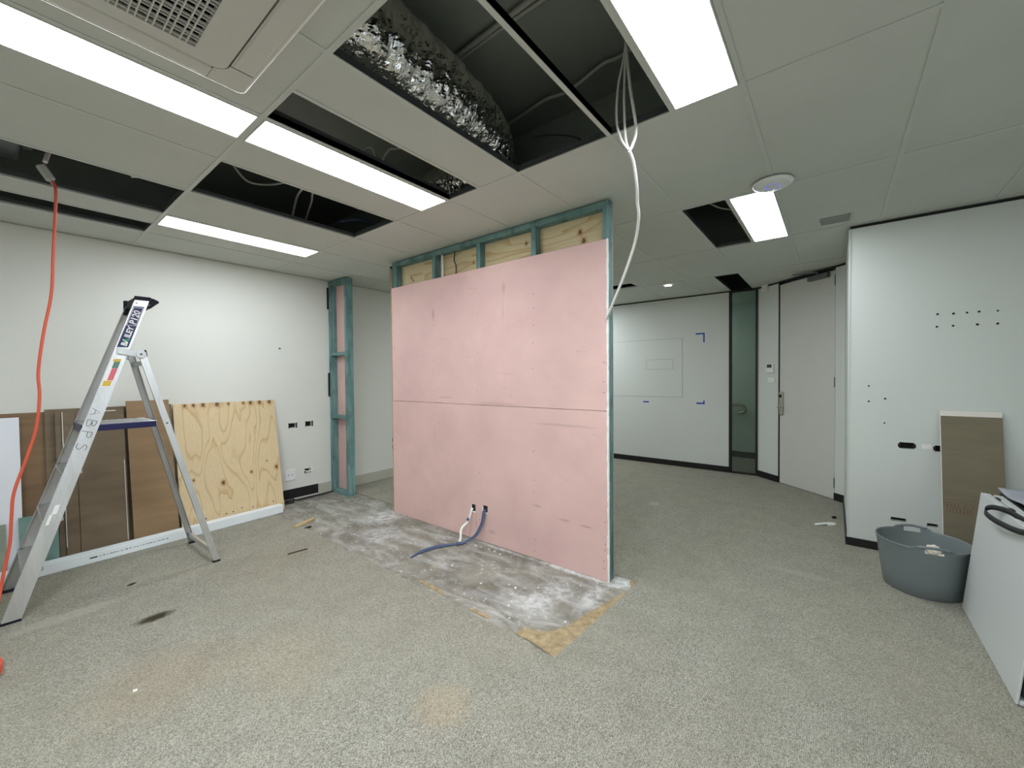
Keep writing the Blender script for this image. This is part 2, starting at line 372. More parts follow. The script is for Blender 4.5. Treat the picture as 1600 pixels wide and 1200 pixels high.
# floor slab with the cut carpet lying on it
floor = struct(MB().box((XMIN-.1, 8.3), (YMIN-.1, YW+.1), (-.15, -.008)).build('floor', M['concrete']))
ys = [YMIN, 1.129]; xl = [1.765, 1.765]
y = 1.129
while y < YW:
    y = min(y+.06, YW)
    ys.append(y); xl.append(1.765+.03*min(1, (y-1.129)/.3)+.033*(y-1.4)/1.7*(y > 1.4) + rnd.uniform(-.012, .012) + .02*noise.noise(Vector((y*3, 1.7, 0))))
cm = MB()
for i in range(len(ys)-1):
    cm.quad((XMIN, ys[i], 0), (xl[i], ys[i], 0), (xl[i+1], ys[i+1], 0), (XMIN, ys[i+1], 0))
    if i: cm.quad((xl[i], ys[i], -.008), (xl[i], ys[i], 0), (xl[i+1], ys[i+1], 0), (xl[i+1], ys[i+1], -.008))
cm.quad((1.765, YMIN, 0), (2.784, YMIN, 0), (2.784, 1.074, 0), (1.765, 1.129, 0))
cm.quad((1.765, 1.129, -.008), (1.765, 1.129, 0), (2.784, 1.074, 0), (2.784, 1.074, -.008))
cm.quad((2.784, YMIN, 0), (8.3, YMIN, 0), (8.3, 1.074, 0), (2.784, 1.074, 0))
cm.quad((2.784, 1.074, 0), (8.3, 1.074, 0), (8.3, YW, 0), (2.815, YW, 0))
cm.quad((2.784, 1.074, -.008), (2.784, 1.074, 0), (2.815, YW, 0), (2.815, YW, -.008))
carpet = cm.build('carpet', M['carpet'], floor); carpet['label'] = 'beige flecked loop carpet cut away around the pink partition'
for poly in ([(1.767,1.131),(1.80,1.30),(1.803,1.416),(1.84,1.409),(1.878,1.397),(1.905,1.31),(1.957,1.25),(1.95,1.18),(1.93,1.122)],
             [(1.93,1.122),(1.95,1.18),(1.957,1.25),(2.06,1.212),(2.2,1.19),(2.32,1.16),(2.45,1.135),(2.6,1.10),(2.6,1.086)],
             [(2.62,1.085),(2.70,1.092),(2.76,1.13),(2.778,1.12),(2.78,1.077)],
             [(1.832,2.02),(1.84,2.2),(1.85,2.36),(1.875,2.3),(1.872,2.12)], [(1.812,1.62),(1.815,1.8),(1.84,1.78),(1.845,1.66)]):
    MB().prism(poly, -.008, -.003).build('underlay_strip', M['underlay'], floor, bevel=.001)['label'] = 'strip of yellow glued underlay left on the concrete'

def wall_holes(name, o, u, v, W_, Hh, holes, m, depth=.06, parent=None, back=.1):
    """wall sheet o + a*u + b*v with real rectangular cut-outs (a0,a1,b0,b1); the wall's body lies behind the sheet"""
    o, u, v = Vector(o), Vector(u), Vector(v); n = u.cross(v)
    us = sorted({0, W_} | {h[0] for h in holes} | {h[1] for h in holes}); vs_ = sorted({0, Hh} | {h[2] for h in holes} | {h[3] for h in holes})
    b = MB(); P = lambda a, c, d=0: o + u*a + v*c - n*d
    for i in range(len(us)-1):
        for j in range(len(vs_)-1):
            ca, cb = (us[i]+us[i+1])/2, (vs_[j]+vs_[j+1])/2
            if any(h[0] < ca < h[1] and h[2] < cb < h[3] for h in holes): continue
            b.quad(P(us[i], vs_[j]), P(us[i+1], vs_[j]), P(us[i+1], vs_[j+1]), P(us[i], vs_[j+1]))
    for (a0, a1, c0, c1) in holes:
        for (p, q) in (((a0,c0),(a1,c0)), ((a1,c0),(a1,c1)), ((a1,c1),(a0,c1)), ((a0,c1),(a0,c0))):
            b.quad(P(*p), P(*q), P(*q, depth), P(*p, depth))
    b.quad(P(0,0,back), P(0,Hh,back), P(W_,Hh,back), P(W_,0,back))
    for (p, q) in (((0,0),(W_,0)), ((W_,0),(W_,Hh)), ((W_,Hh),(0,Hh)), ((0,Hh),(0,0))):
        b.quad(P(*p), P(*p, back), P(*q, back), P(*q))
    wl = b.build(name, m, parent)
    if parent is None: struct(wl)
    for (a0, a1, c0, c1) in holes:
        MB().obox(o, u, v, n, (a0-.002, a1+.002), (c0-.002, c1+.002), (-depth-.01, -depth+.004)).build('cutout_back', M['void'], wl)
    return wl
# left wall (seen face towards -y)
hl = [(x-XMIN, x2-XMIN, z0, z1) for x, x2, z0, z1 in ((2.157,2.242,.862,.918), (2.353,2.432,.862,.924), (2.325,2.405,.287,.345))]
wall_left = wall_holes('wall_left', (XMIN, YW, 0), (1,0,0), (0,0,1), 9.6, H+.01, hl, M['wall'])
# re-face the sheet: u x v points to -y already
for x0, x1, z0, z1 in ((2.150,2.249,.857,.923), (2.346,2.439,.857,.929)):
    MB().box((x0, x0+.008), (YW-.003, YW+.01), (z0, z1)).box((x1-.008, x1), (YW-.003, YW+.01), (z0, z1)).build('cutout_bracket', M['black_matte'], wall_left)
MB().tube([(2.33,5.12,.33),(2.34,5.07,.318),(2.38,5.062,.312),(2.43,5.065,.318)], .006).tube([(2.40,5.12,.325),(2.38,5.075,.30),(2.34,5.06,.305)], .005).build('cut_cable', M['white_cable'], wall_left)
MB().obox((2.068, YW, 1.803), (1,0,0), (0,0,1), (0,-1,0), (-.009,.009), (-.009,.009), (0,.003)).build('screw_hole', M['void'], wall_left, bevel=.004)
struct(MB().box((2.49, 9.0-2.25), (YW-.013, YW), (0, .13)).build('baseboard_left', M['skirt_grey'], bevel=.002))
struct(MB().box((1.7, 2.488), (YW-.006, YW), (.02, .132)).build('baseboard_left', M['void']))  # dark strip for the black gap where the grey skirting stops
# right wall, its return, back wall and lobby beyond the glass
hr = [(-.095+h[0], -.095+h[1], h[2], h[3]) for h in ((.413,.501,.852,.903), (.612,.70,.848,.895), (.367,.457,.262,.292), (.575,.635,.258,.285))]
wall_right = wall_holes('wall_right', (XR, YR, 0), (0,-1,0), (0,0,1), 2.75, 2.665, hr, M['wall_cool'])
for y_, z_ in ((-.62,1.903),(-.704,1.899),(-.773,1.899),(-.833,1.9),(-.923,1.897),(-.617,1.807),(-.702,1.808),(-.825,1.807),(-.923,1.805),(-.226,1.351),(-.227,1.224),(-.327,1.248),(-.324,1.05)):
    MB().tube([(XR-.002, y_, z_), (XR+.01, y_, z_)], rnd.uniform(.006,.0085)).build('drill_hole', M['void'], wall_right)
for y_, z_, a in ((-.413,.878,1),(-.501,.878,1),(-.612,.872,1)):
    MB().box((XR-.002, XR+.02), (y_-.009, y_+.009), (z_-.016, z_+.016)).build('cutout_ear', M['void'], wall_right, bevel=.004)
MB().box((XR-.0015, XR), (-.595,-.54), (.862,.90)).build('filler_patch', M['plaster'], wall_right)
MB().box((XR-.003, XR+.02), (YR-.012, YR+.003), (.0,2.665)).build('corner_bead', M['trimw'], wall_right)
struct(MB().box((XR+.03, 5.93), (YR-.09, YR), (0, 2.665)).build('wall_side', M['wall_cool']))
struct(MB().box((XR+.01, XR+.06), (-2.85, YR-.01), (2.665, H)).build('trim_1', M['black']))
struct(MB().box((XR-.012, XR), (-2.85, YR+.012), (0, .066)).box((XR, 5.9), (YR, YR+.012), (0, .066)).build('baseboard_right', M['black']))
wall_back = struct(MB().box((XB, XB+.1), (1.215, YW), (0, 2.67)).box((XB, XB+.1), (.845, .868), (0, 2.67)).box((XB+.02, XB+.1), (.845,YW), (2.67,H)).build('wall_back', M['wall_cool']))
struct(MB().box((XB+.01, XB+.05), (.85, YW), (2.665, H)).build('trim_2', M['black']))
struct(MB().box((XB-.012, XB), (1.215, YW), (0, .085)).build('baseboard_back', M['black']))
# re-sheeted rectangle in the back wall: a flush panel with open joints, and a smaller one in it
for (y0, y1, z0, z1, dp) in ((1.887, 3.25, 1.105, 2.035, .002), (2.03, 2.46, 1.555, 1.71, .004)):
    MB().box((XB-dp, XB-dp+.0019), (y0, y1), (z0, z1)).build('patch_panel', M['wall_cool'], wall_back, bevel=.001)
    j = .004
    jx = (XB-dp+.0006, XB-dp+.0016)
    MB().box(jx, (y0-j,y0), (z0,z1)).box(jx, (y1,y1+j), (z0,z1)).box(jx, (y0-j,y1+j), (z1,z1+j)).box(jx, (y0-j,y1+j), (z0-j,z0)).build('panel_joint', M['vent'], wall_back)
def tape(name, boxes, label):
    b = MB()
    for (y0, y1, z0, z1) in boxes: b.box((XB-.0015, XB-.0003), (y0, y1), (z0, z1))
    tag(b.build(name, M['blue_tape']), label, 'tape')
tape('masking_tape', [(1.557,1.686,2.078,2.10), (1.557,1.577,1.953,2.078)], 'blue masking tape corner mark, the upper right one on the back wall')
tape('masking_tape', [(1.557,1.677,1.004,1.028), (1.557,1.577,1.028,1.059)], 'blue masking tape corner mark low on the back wall beside the glass')
tape('masking_tape', [(2.418,2.516,1.003,1.024)], 'short straight strip of blue masking tape below the patched wall panel')
# glazed sidelight
win = struct(MB().box((XB-.012,XB+.06), (1.19,1.222), (0,2.69)).box((XB-.012,XB+.06), (.852,.882), (0,2.69)).box((XB-.012,XB+.06), (.882,1.19), (0,.02)).box((XB,XB+.06), (.882,1.19), (2.665,2.69)).build('window_1', M['black'], bevel=.002))
MB().box((XB+.02, XB+.028), (.88, 1.192), (.018, 2.668)).build('pane', M['glass'], win)
lob = struct(MB().box((8.12, 8.2), (-.2, 4.0), (0, H)).box((XB+.1, 8.2), (4.0, 4.05), (0, H)).box((6.6, 8.2), (-.25,-.2), (0,H)).build('wall_lobby', M['lobby']))
struct(MB().box((8.1, 8.12), (-.2, 4.0), (0, .1)).build('baseboard_lobby', M['lobby_skirt']))
hand = thing('handrail', 'curled stainless steel handrail end seen through the glass sidelight', 'handrail', (8.05, 1.4, .84))
MB().tube(spline([(8.04,1.95,.93),(8.04,1.45,.93),(8.04,1.27,.925),(8.04,1.205,.875),(8.04,1.225,.80),(8.04,1.32,.785)], 8), .025, 12).build('rail', M['steel'], hand, smooth=True)
MB().tube([(8.12,1.43,.84),(8.07,1.43,.845),(8.045,1.43,.92)], .009).build('bracket', M['steel'], hand, smooth=True)
# angled wall with the door
def dbox(b, t, n, z): return b.obox(DP, DD, Z, DN, t, z, n)
wd = struct(dbox(dbox(dbox(MB(), (0.0,.357), (-.1,0), (0,2.665)), (1.158,1.29), (-.1,0), (0,2.665)), (0,1.29), (-.1,-.06), (2.66,H)).build('wall_door', M['wall_cool']))
struct(dbox(MB(), (0,1.29), (-.05,-.004), (2.662,H)).build('trim_3', M['black']))
struct(dbox(dbox(MB(), (.0,.357), (0,.012), (0,.085)), (1.158,1.28), (0,.012), (0,.085)).build('baseboard_door', M['black']))
struct(dbox(dbox(MB(), (.357,.371), (-.06,.004), (0,2.68)), (.357,1.156), (-.08,-.062), (0,2.68)).build('trim_4', M['black']))
door = struct(dbox(MB(), (.373,1.15), (-.045,-.004), (.006,2.64)).build('door_1', M['door'], bevel=.002))
for z0 in (2.47, 1.30, .14):
    dbox(MB(), (1.149,1.157), (-.01,.006), (z0, z0+.115)).build('hinge', M['metal_dark'], door)
lk = dbox(MB(), (.378,.437), (-.004,.018), (.912,1.222)).build('lock_plate', M['steel'], door, bevel=.012, segs=3)
P = lambda t, n, z: DP + DD*t + DN*n + Z*z
MB().tube([P(.405,.018,1.165), P(.405,.03,1.165)], .022, 16).build('reader', M['black'], lk)
MB().tube([P(.405,.015,1.02), P(.405,.062,1.02), P(.42,.068,1.02), P(.50,.066,1.018)], .0095, 10).build('lever', M['steel'], lk, smooth=True)
clo = dbox(MB(), (.83,1.09), (-.004,.05), (2.575,2.635)).build('door_closer', M['metal_dark'], door, bevel=.006)
MB().tube([P(.97,.05,2.635), P(.97,.05,2.655)], .014, 10).beam(P(.97,.05,2.655), P(.80,.22,2.66), (0,0,1), .012, .02).beam(P(.80,.22,2.66), P(.90,-.0,2.672), (0,0,1), .012, .02).build('closer_arm', M['metal_dark'], clo)
tag(dbox(MB(), (.09,.18), (0,.035), (2.60,2.70)).build('motion_sensor', M['ac_white'], bevel=.006), 'small off-white sensor box high on the wall left of the door', 'sensor')
th = thing('thermostat', 'white wall thermostat with dark screen left of the door', 'thermostat', P(.22,0,1.47))
dbox(MB(), (.16,.285), (0,.022), (1.475,1.605)).build('case', M['white_plastic'], th, bevel=.004)
dbox(MB(), (.18,.262), (.022,.0235), (1.545,1.59)).build('screen', M['lcd'], th)
sw = thing('light_switch', 'white switch plate just under the thermostat', 'switch', P(.23,0,1.34))
dbox(MB(), (.18,.295), (0,.008), (1.342,1.412)).build('plate', M['white_plastic'], sw, bevel=.003)
dbox(MB(), (.222,.243), (.008,.013), (1.365,1.39)).build('rocker', M['white_plastic'], sw, bevel=.002)
# walls behind the photographer, with a daylit window
struct(MB().box((XMIN-.1, XMIN), (YMIN, YW), (0, H)).build('wall_near', M['wall']))
struct(MB().box((XMIN-.1, -.6), (YMIN-.1, YMIN), (0, H)).box((2.2, XR+.1), (YMIN-.1, YMIN), (0, H)).box((-.6,2.2), (YMIN-.1,YMIN), (0,.9)).box((-.6,2.2), (YMIN-.1,YMIN), (2.3,H)).build('wall_rear', M['wall']))

# ------------------------------------------------------------------ suspended ceiling
XL = [-2.8, -1.597, -.393, .81, 2.0, 3.212, 4.42, 5.63, 6.90, 8.2]
YL = [-2.8, -2.107, -1.502, -.898, -.293, .311, .915, 1.519, 2.124, 2.728, 3.34, 3.94, 4.54, 5.08]
cells = {}
for c in range(len(XL)-1): cells[c] = [(YL[k], YL[k+1], 't') for k in range(len(YL)-1)]
def recell(c, y0, y1, new):
    cells[c] = sorted([q for q in cells[c] if q[1] <= y0+.01 or q[0] >= y1-.01] + new)
recell(2, 2.124, 2.728, [(2.124,2.42,'l'), (2.42,2.728,'t')])
recell(2, 3.34, 3.94, [(3.34,3.94,'o')])
recell(2, 3.94, 4.54, [(3.94,4.24,'t'), (4.24,4.54,'o')])
recell(3, .311, .915, [(.311,.600,'l'), (.600,.915,'o')])
recell(3, .915, 1.519, [(.915,1.519,'o')])
recell(3, 1.519, 2.124, [(1.519,1.832,'t'), (1.832,2.124,'o')])
recell(3, 2.124, 2.728, [(2.124,2.42,'l'), (2.42,2.728,'t')])
recell(3, 2.728, 3.34, [(2.728,3.34,'o')])
recell(3, 3.94, 4.54, [(3.94,4.245,'l'), (4.245,4.54,'t')])
recell(5, .311, .915, [(.311,.600,'l'), (.600,.915,'o')])
recell(7, .915, 1.519, [(.915,1.205,'o'), (1.205,1.519,'t')])
ceiling = empty_struct('ceiling', (2, 1.2, H))
FW = .012
LIGHTS = []
for c, rows in cells.items():
    x0, x1 = XL[c], XL[c+1]
    for (y0, y1, k) in rows:
        if k == 't':
            if c == 6 and abs(y0-2.124) < .01:      # tile with the cut hole, in four strips round it
                hx0, hx1, hy0, hy1 = 5.32, 5.57, 2.15, 2.55
                MB().box((x0+.004,hx0),(y0+.004,y1-.004),(H+.002,H+.016)).box((hx1,x1-.004),(y0+.004,y1-.004),(H+.002,H+.016)).box((hx0,hx1),(hy1,y1-.004),(H+.002,H+.016)).box((hx0,hx1),(y0+.004,hy0),(H+.002,H+.016)).build('ceiling_tile', M['tile'], ceiling)
            else:
                MB().box((x0+.004, x1-.004), (y0+.004, y1-.004), (H+.002, H+.016)).build('ceiling_tile', M['tile'], ceiling)
        if k == 'l': LIGHTS.append((x0, x1, y0, y1))
        MB().box((x0+FW, x1-FW), (y1-.011, y1+.011), (H-.001, H+.001)).build('cross_tee', M['tee'], ceiling)
        if 'o' in k or k == 'l':
            MB().box((x0+FW, x1-FW), (y1-.0115, y1+.0115), (H+.0165, H+.035)).box((x0+FW, x1-FW), (y0-.0115, y0+.0115), (H+.0165, H+.035)).build('tee_web', M['tee_dark'], ceiling)
for x in XL[1:-1]:
    MB().box((x-FW, x+FW), (YMIN, YW), (H-.001, H+.001)).build('main_tee', M['tee'], ceiling)
    MB().box((x-.0115, x+.0115), (YMIN, YW), (H+.0165, H+.04)).build('tee_web', M['tee_dark'], ceiling)
MB().box((XMIN, 6.745), (YW-.02, YW), (H-.001, H+.001)).build('wall_angle', M['tee'], ceiling)
# concrete soffit and the sides of the void above the tiles
struct(MB().box((XMIN-.1, 8.3), (YMIN-.1, YW+.1), (3.36, 3.5)).box((2.62, 3.0), (YMIN, YW), (3.0, 3.36)).build('ceiling_slab', M['slab']))
struct(MB().box((XMIN-.1,8.3),(YW,YW+.1),(H+.01,3.36)).box((XMIN-.1,8.3),(YMIN-.1,YMIN),(H,3.36)).box((XMIN-.1,XMIN),(YMIN,YW),(H,3.36)).box((8.2,8.3),(YMIN,YW),(H,3.36)).build('wall_void', M['slab']))

lab = ['lit ceiling panel at far left beside the air conditioner cassette', 'lit ceiling panel near the top of the picture beside the open void with loose cable',
       'lit ceiling panel in the middle between two dark ceiling openings', 'smallest of the left lit ceiling panels, nearest the left wall', 'lit ceiling panel on the right beyond the round wireless disc']
LIGHTS.sort(key=lambda q: (q[0], q[2]))
for (x0, x1, y0, y1), lb in zip(LIGHTS, lab):
    t = thing('ceiling_light', lb, 'ceiling light', ((x0+x1)/2, (y0+y1)/2, H), 'recessed ceiling light panels')
    a, b_, c_, d_ = x0+.013, x1-.013, y0+.0125, y1-.0125
    MB().box((a,b_),(c_,c_+.006),(H-.004,H+.03)).box((a,b_),(d_-.006,d_),(H-.004,H+.03)).box((a,a+.006),(c_+.006,d_-.006),(H-.004,H+.03)).box((b_-.006,b_),(c_+.006,d_-.006),(H-.004,H+.03)).build('frame', M['tee'], t)
    MB().box((a+.006,b_-.006),(c_+.006,d_-.006),(H-.001,H+.001)).build('diffuser', M['diffuser_raised' if 'top of the picture' in lb else 'diffuser'], t)
    MB().box((a,b_),(c_,d_),(H+.03,H+.07)).build('housing', M['tee_dark'], t)
dl = thing('downlight', 'small round lit downlight in the far ceiling', 'downlight', (5.77, 1.80, H))
MB().lathe((5.77,1.80,H), [(.045,-.002),(.062,-.006),(.066,0)], 24).build('trim_ring', M['white_plastic'], dl, smooth=True)
MB().lathe((5.77,1.80,H), [(.0,-.003),(.046,-.0028)], 24).build('lamp', M['down_emit'], dl)
def area(name, loc, sx, sy, power, col, rot=(0,0,0)):
    l = bpy.data.lights.new(name, 'AREA'); l.shape = 'RECTANGLE'; l.size = sx; l.size_y = sy; l.energy = power; l.color = col
    o = bpy.data.objects.new(name, l); C.objects.link(o); o.location = loc; o.rotation_euler = rot; return o
# unseen fittings behind the photographer and in the corridor, and an added lobby fill
area('panel_behind_left', (-1.0, .45, H-.01), 1.17, .27, 27, PANEL_COL)
area('panel_corridor', (5.6, 3.6, H-.01), 1.17, .27, 12, PANEL_COL)
area('daylight_window', (.8, YMIN+.02, 1.6), 2.7, 1.35, WIN_POWER, (.82, .93, 1.0), (math.radians(90), 0, 0))
area('lobby_fill', (7.4, 2.4, H-.02), .6, .6, 2.6, (.9, 1.0, .95))

# ------------------------------------------------------------------ air conditioner cassette
ac = thing('ceiling_cassette', 'square air conditioner cassette with intake grille in the ceiling', 'air conditioner', (.2, 1.49, H-.035))
ax0, ax1, ay0, ay1 = -.275, .684, 1.02, 1.982
zb = H-.035
def rrect(x0, x1, y0, y1, r, n=8):
    pts = []
    for cx, cy, a0 in ((x1-r,y1-r,0), (x0+r,y1-r,90), (x0+r,y0+r,180), (x1-r,y0+r,270)):
        for k in range(n+1):
            a = math.radians(a0+90*k/n); pts.append((cx+r*math.cos(a), cy+r*math.sin(a)))
    return pts
def ring(b, outer, inner, z0, z1, zi=None):
    """flat frame between two outlines with the same number of points; walls down to z1 on the outside"""
    n = len(outer); i = len(b.v); zi = z0 if zi is None else zi
    b.v += [(x,y,z0) for x,y in outer] + [(x,y,zi) for x,y in inner] + [(x,y,z1) for x,y in outer] + [(x,y,z1) for x,y in inner]
    for k in range(n):
        q = (k+1) % n
        b.f += [(i+k, i+q, i+n+q, i+n+k), (i+k, i+2*n+k, i+2*n+q, i+q), (i+n+k, i+n+q, i+3*n+q, i+3*n+k)]
    return b
o0 = rrect(ax0, ax1, ay0, ay1, .025); o1 = rrect(ax0+.014, ax1-.014, ay0+.014, ay1-.014, .02)
i0 = rrect(ax0+.098, ax1-.098, ay0+.098, ay1-.098, .05); i1 = rrect(ax0+.106, ax1-.106, ay0+.106, ay1-.106, .045)
b = MB(); ring(b, o0, rrect(ax0+.0005, ax1-.0005, ay0+.0005, ay1-.0005, .025), zb+.016, H-.001, zb+.0155)
prev = None
for q in range(8):                       # quarter-round edge
    a = math.pi/2*q/7; ins = .014*(1-math.cos(a)); zz = zb+.016-.016*math.sin(a)
    i = len(b.v); pts = rrect(ax0+ins, ax1-ins, ay0+ins, ay1-ins, .025); b.v += [(x, y, zz) for x, y in pts]
    if prev is not None:
        for k in range(len(pts)): b.f.append((prev+k, prev+(k+1) % len(pts), i+(k+1) % len(pts), i+k))
    prev = i
b.build('bezel', M['bezel'], ac, smooth=True)
b = MB(); ring(b, o1, i0, zb, H-.002); b.build('panel_frame', M['ac'], ac)
b = MB(); ring(b, i0, i1, zb+.012, H-.002); b.build('shadow_gap', M['black_matte'], ac)
gx0, gx1, gy0, gy1 = ax0+.21, ax1-.213, ay0+.165, ay1-.165
gi = rrect(gx0, gx1, gy0, gy1, .001)
b = MB(); ring(b, i1, gi, zb-.004, zb+.02); b.build('intake_cover', M['ac'], ac)
# intake grille: two widths of openings alternate, thin cross bars
b = MB(); xx = gx1
k = 0
while xx > gx0+.01:
    wdt = .0235 if k % 2 == 0 else .0135
    b.box((xx-wdt-.0042, xx-wdt), (gy0, gy1), (zb-.003, zb+.006)); xx -= wdt+.0042; k += 1
yy = gy1
k = 0
while yy > gy0+.01:
    hh = .0225 if k % 2 else .012
    b.box((gx0, gx1), (yy-hh-.0036, yy-hh), (zb-.002, zb+.005)); yy -= hh+.0036; k += 1
g_ = b.build('intake_grille', M['ac'], ac); g_['kind'] = 'stuff'
MB().box((gx0-.01, gx1+.01), (gy0-.01, gy1+.01), (zb+.030, zb+.033)).build('filter', M['filter_black'], ac)
for side in range(4):
    b = MB()
    if side == 0: b.box((ax0+.16, ax1-.14), (ay1-.092, ay1-.026), (zb-.0035, zb+.004))
    if side == 1: b.box((ax0+.16, ax1-.16), (ay0+.026, ay0+.092), (zb-.0035, zb+.004))
    if side == 2: b.box((ax1-.092, ax1-.026), (ay0+.16, ay1-.16), (zb-.0035, zb+.004))
    if side == 3: b.box((ax0+.026, ax0+.092), (ay0+.16, ay1-.16), (zb-.0035, zb+.004))
    b.build('louvre', M['ac'], ac, bevel=.003)
MB().box((ax1-.142, ax1-.139), (ay1-.1, ay1-.02), (zb-.001, zb+.004)).build('corner_joint', M['black_matte'], ac)
MB().box((ax1-.1, ax1-.02), (ay1-.156, ay1-.153), (zb-.001, zb+.004)).build('corner_joint', M['black_matte'], ac)

# ------------------------------------------------------------------ things on and above the ceiling
duct = thing('foil_duct', 'silver crinkled flexible foil duct lying in the largest ceiling opening', 'duct', (1.3, 1.7, 2.72))
path = spline([(-.3,1.65,3.01),(.3,1.66,3.0),(.9,1.675,2.985),(1.4,1.70,2.975),(1.75,1.75,2.97),(2.02,1.845,2.975),(2.24,2.03,2.98),(2.36,2.3,2.99),(2.4,2.7,2.99)], 38)
b = MB(); n = 120; ref = Vector((0,0,1))
for j, p in enumerate(path):
    t = (path[min(j+1, len(path)-1)]-path[max(j-1, 0)]).normalized(); sd = t.cross(Z).normalized(); uu = sd.cross(t)
    for i in range(n):
        a = 2*math.pi*i/n
        q = Vector((j*.55, math.cos(a)*6.5, math.sin(a)*6.5))
        r = (.212 + .007*math.sin(j*.62+2*noise.noise(q*.3)) + .014*noise.noise(Vector((j*.07, math.cos(a)*1.6, math.sin(a)*1.6)))
             + .012*abs(noise.noise(Vector((j*.42, math.cos(a)*5, math.sin(a)*5)))) + .004*noise.noise(Vector((j*1.1, math.cos(a)*6+j*.25, math.sin(a)*6))))
        b.v.append(tuple(p + (sd*math.cos(a)+uu*math.sin(a))*r))
for j in range(len(path)-1):
    for i in range(n): b.f.append((j*n+i, j*n+(i+1) % n, (j+1)*n+(i+1) % n, (j+1)*n+i))
b.build('foil_sleeve', M['foil'], duct)
def cable(name, pts, r, m, label, cat='cable', group=None, n=8, sub=8):
    o = MB().tube(spline(pts, sub), r, n).build(name, m, None, smooth=True)
    return tag(o, label, cat, group)
cable('loose_cable', [(1.72,1.95,3.33),(1.70,1.4,3.33),(1.69,1.15,3.33),(1.68,.4,3.34)], .014, M['grey_cable'], 'straight grey conduit crossing the slab above the foil duct', 'conduit')
cable('loose_cable', [(1.75,1.9,3.335),(1.735,1.4,3.335),(1.72,1.12,3.32),(1.74,.4,3.34)], .010, M['grey_cable'], 'thinner grey cable running beside the conduit above the foil duct')
cable('loose_cable', [(2.40,2.3,3.31),(2.36,1.84,3.30),(2.305,1.53,3.29),(2.30,1.33,3.27),(2.27,1.09,3.30),(2.29,.98,3.31),(2.28,.7,3.34)], .011, M['grey_cable'], 'grey cable pinned along the slab behind the bright tee bar')
cable('loose_cable', [(1.99,1.40,2.86),(2.08,1.32,2.885),(2.18,1.22,2.88),(2.3,1.1,2.80)], .004, M['dark_cable'], 'thin dark wire strung across the end of the foil duct')
cable('loose_cable', [(1.05,3.30,2.96),(1.2,3.45,2.93),(1.35,3.42,2.95),(1.45,3.25,2.97)], .008, M['grey_cable'], 'short dim cable at the left in the middle ceiling opening')
cable('loose_cable', [(1.74,4.02,2.72),(1.69,3.86,2.86),(1.60,3.55,2.96),(1.54,3.33,2.95),(1.50,3.1,2.95)], .009, M['white_cable'], 'upper of the pale curved cables in the middle ceiling opening')
cable('loose_cable', [(1.85,3.95,2.73),(1.78,3.8,2.85),(1.70,3.5,2.95),(1.62,3.3,2.95),(1.62,3.1,2.95)], .008, M['white_cable'], 'lower of the pale curved cables in the middle ceiling opening')
cable('loose_cable', [(1.95,3.5,2.86),(2.1,3.42,2.9),(2.25,3.42,2.9),(2.5,3.4,2.95)], .012, M['blue_cable'], 'blue cable at the right end of the middle ceiling opening')
cable('loose_cable', [(1.60,2.42,2.80),(1.62,2.30,2.93),(1.66,2.25,2.95),(1.70,2.14,2.96),(1.71,1.98,2.97)], .007, M['white_cable'], 'white cable kinked over the narrow opening beside the middle light panel')
cable('loose_cable', [(1.45,2.40,2.86),(1.52,2.34,2.93),(1.57,2.36,2.86),(1.60,2.42,2.76)], .005, M['white_cable'], 'thin arched wire in the narrow opening beside the middle light panel')
cable('loose_cable', [(.60,3.75,2.83),(.72,3.72,2.86),(.80,3.7,2.88),(.86,3.7,2.88)], .006, M['white_cable'], 'thin pale wire at the right end of the far left ceiling opening')
cable('loose_cable', [(3.25,.93,2.80),(3.45,.84,2.84),(3.7,.74,2.82),(3.85,.62,2.82),(3.95,.5,2.84)], .006, M['grey_cable'], 'thin grey cable in the small opening beside the right light panel')
cable('loose_cable', [(4.25,.70,2.85),(4.30,.64,2.88)], .007, M['white_cable'], 'short white cable end in the small opening beside the right light panel', sub=2)
# equipment seen dimly through the far left opening
eq = thing('ceiling_equipment', 'dim grey metal box above the far left ceiling opening', 'equipment', (-.05, 3.7, 2.8))
MB().box((-.35,.12), (3.5,3.95), (2.80,3.05)).build('casing', M['metal_dark'], eq, bevel=.02)
MB().box((.12,.17), (3.6,3.8), (2.83,2.95)).build('terminal_cover', M['metal_dark'], eq, bevel=.01)
ap = thing('wireless_access_point', 'round white wireless disc with a blue ring on the right ceiling', 'access point', (3.115, .315, H-.035))
MB().lathe((3.115,.315,H), [(.098,-.0),(.098,-.006)], 48).build('mount', M['black_matte'], ap, smooth=True)
MB().lathe((3.115,.315,H), [(.0,-.034),(.035,-.034)], 48).lathe((3.115,.315,H), [(.046,-.0335),(.085,-.031),(.108,-.024),(.114,-.014),(.110,-.006),(.098,-.006)], 48).build('shell', M['white_plastic'], ap, smooth=True)
MB().lathe((3.115,.315,H), [(.034,-.0338),(.047,-.0334)], 48).build('light_ring', M['led'], ap, smooth=True)
vt = thing('ceiling_vent', 'small grey slatted vent in the ceiling above the right wall corner', 'vent', (4.19, 0, H))
MB().box((4.115,4.275), (-.095,-.09), (H-.008,H)).box((4.115,4.275), (.086,.091), (H-.008,H)).box((4.115,4.12), (-.09,.086), (H-.008,H)).box((4.27,4.275), (-.09,.086), (H-.008,H)).build('frame', M['vent'], vt)
MB().box((4.12,4.27), (-.09,.086), (H-.003,H-.0015)).build('backing', M['metal_dark'], vt)
for k in range(9): MB().box((4.123+k*.0165, 4.134+k*.0165), (-.09,.086), (H-.0065,H-.003)).build('slat', M['vent'], vt)

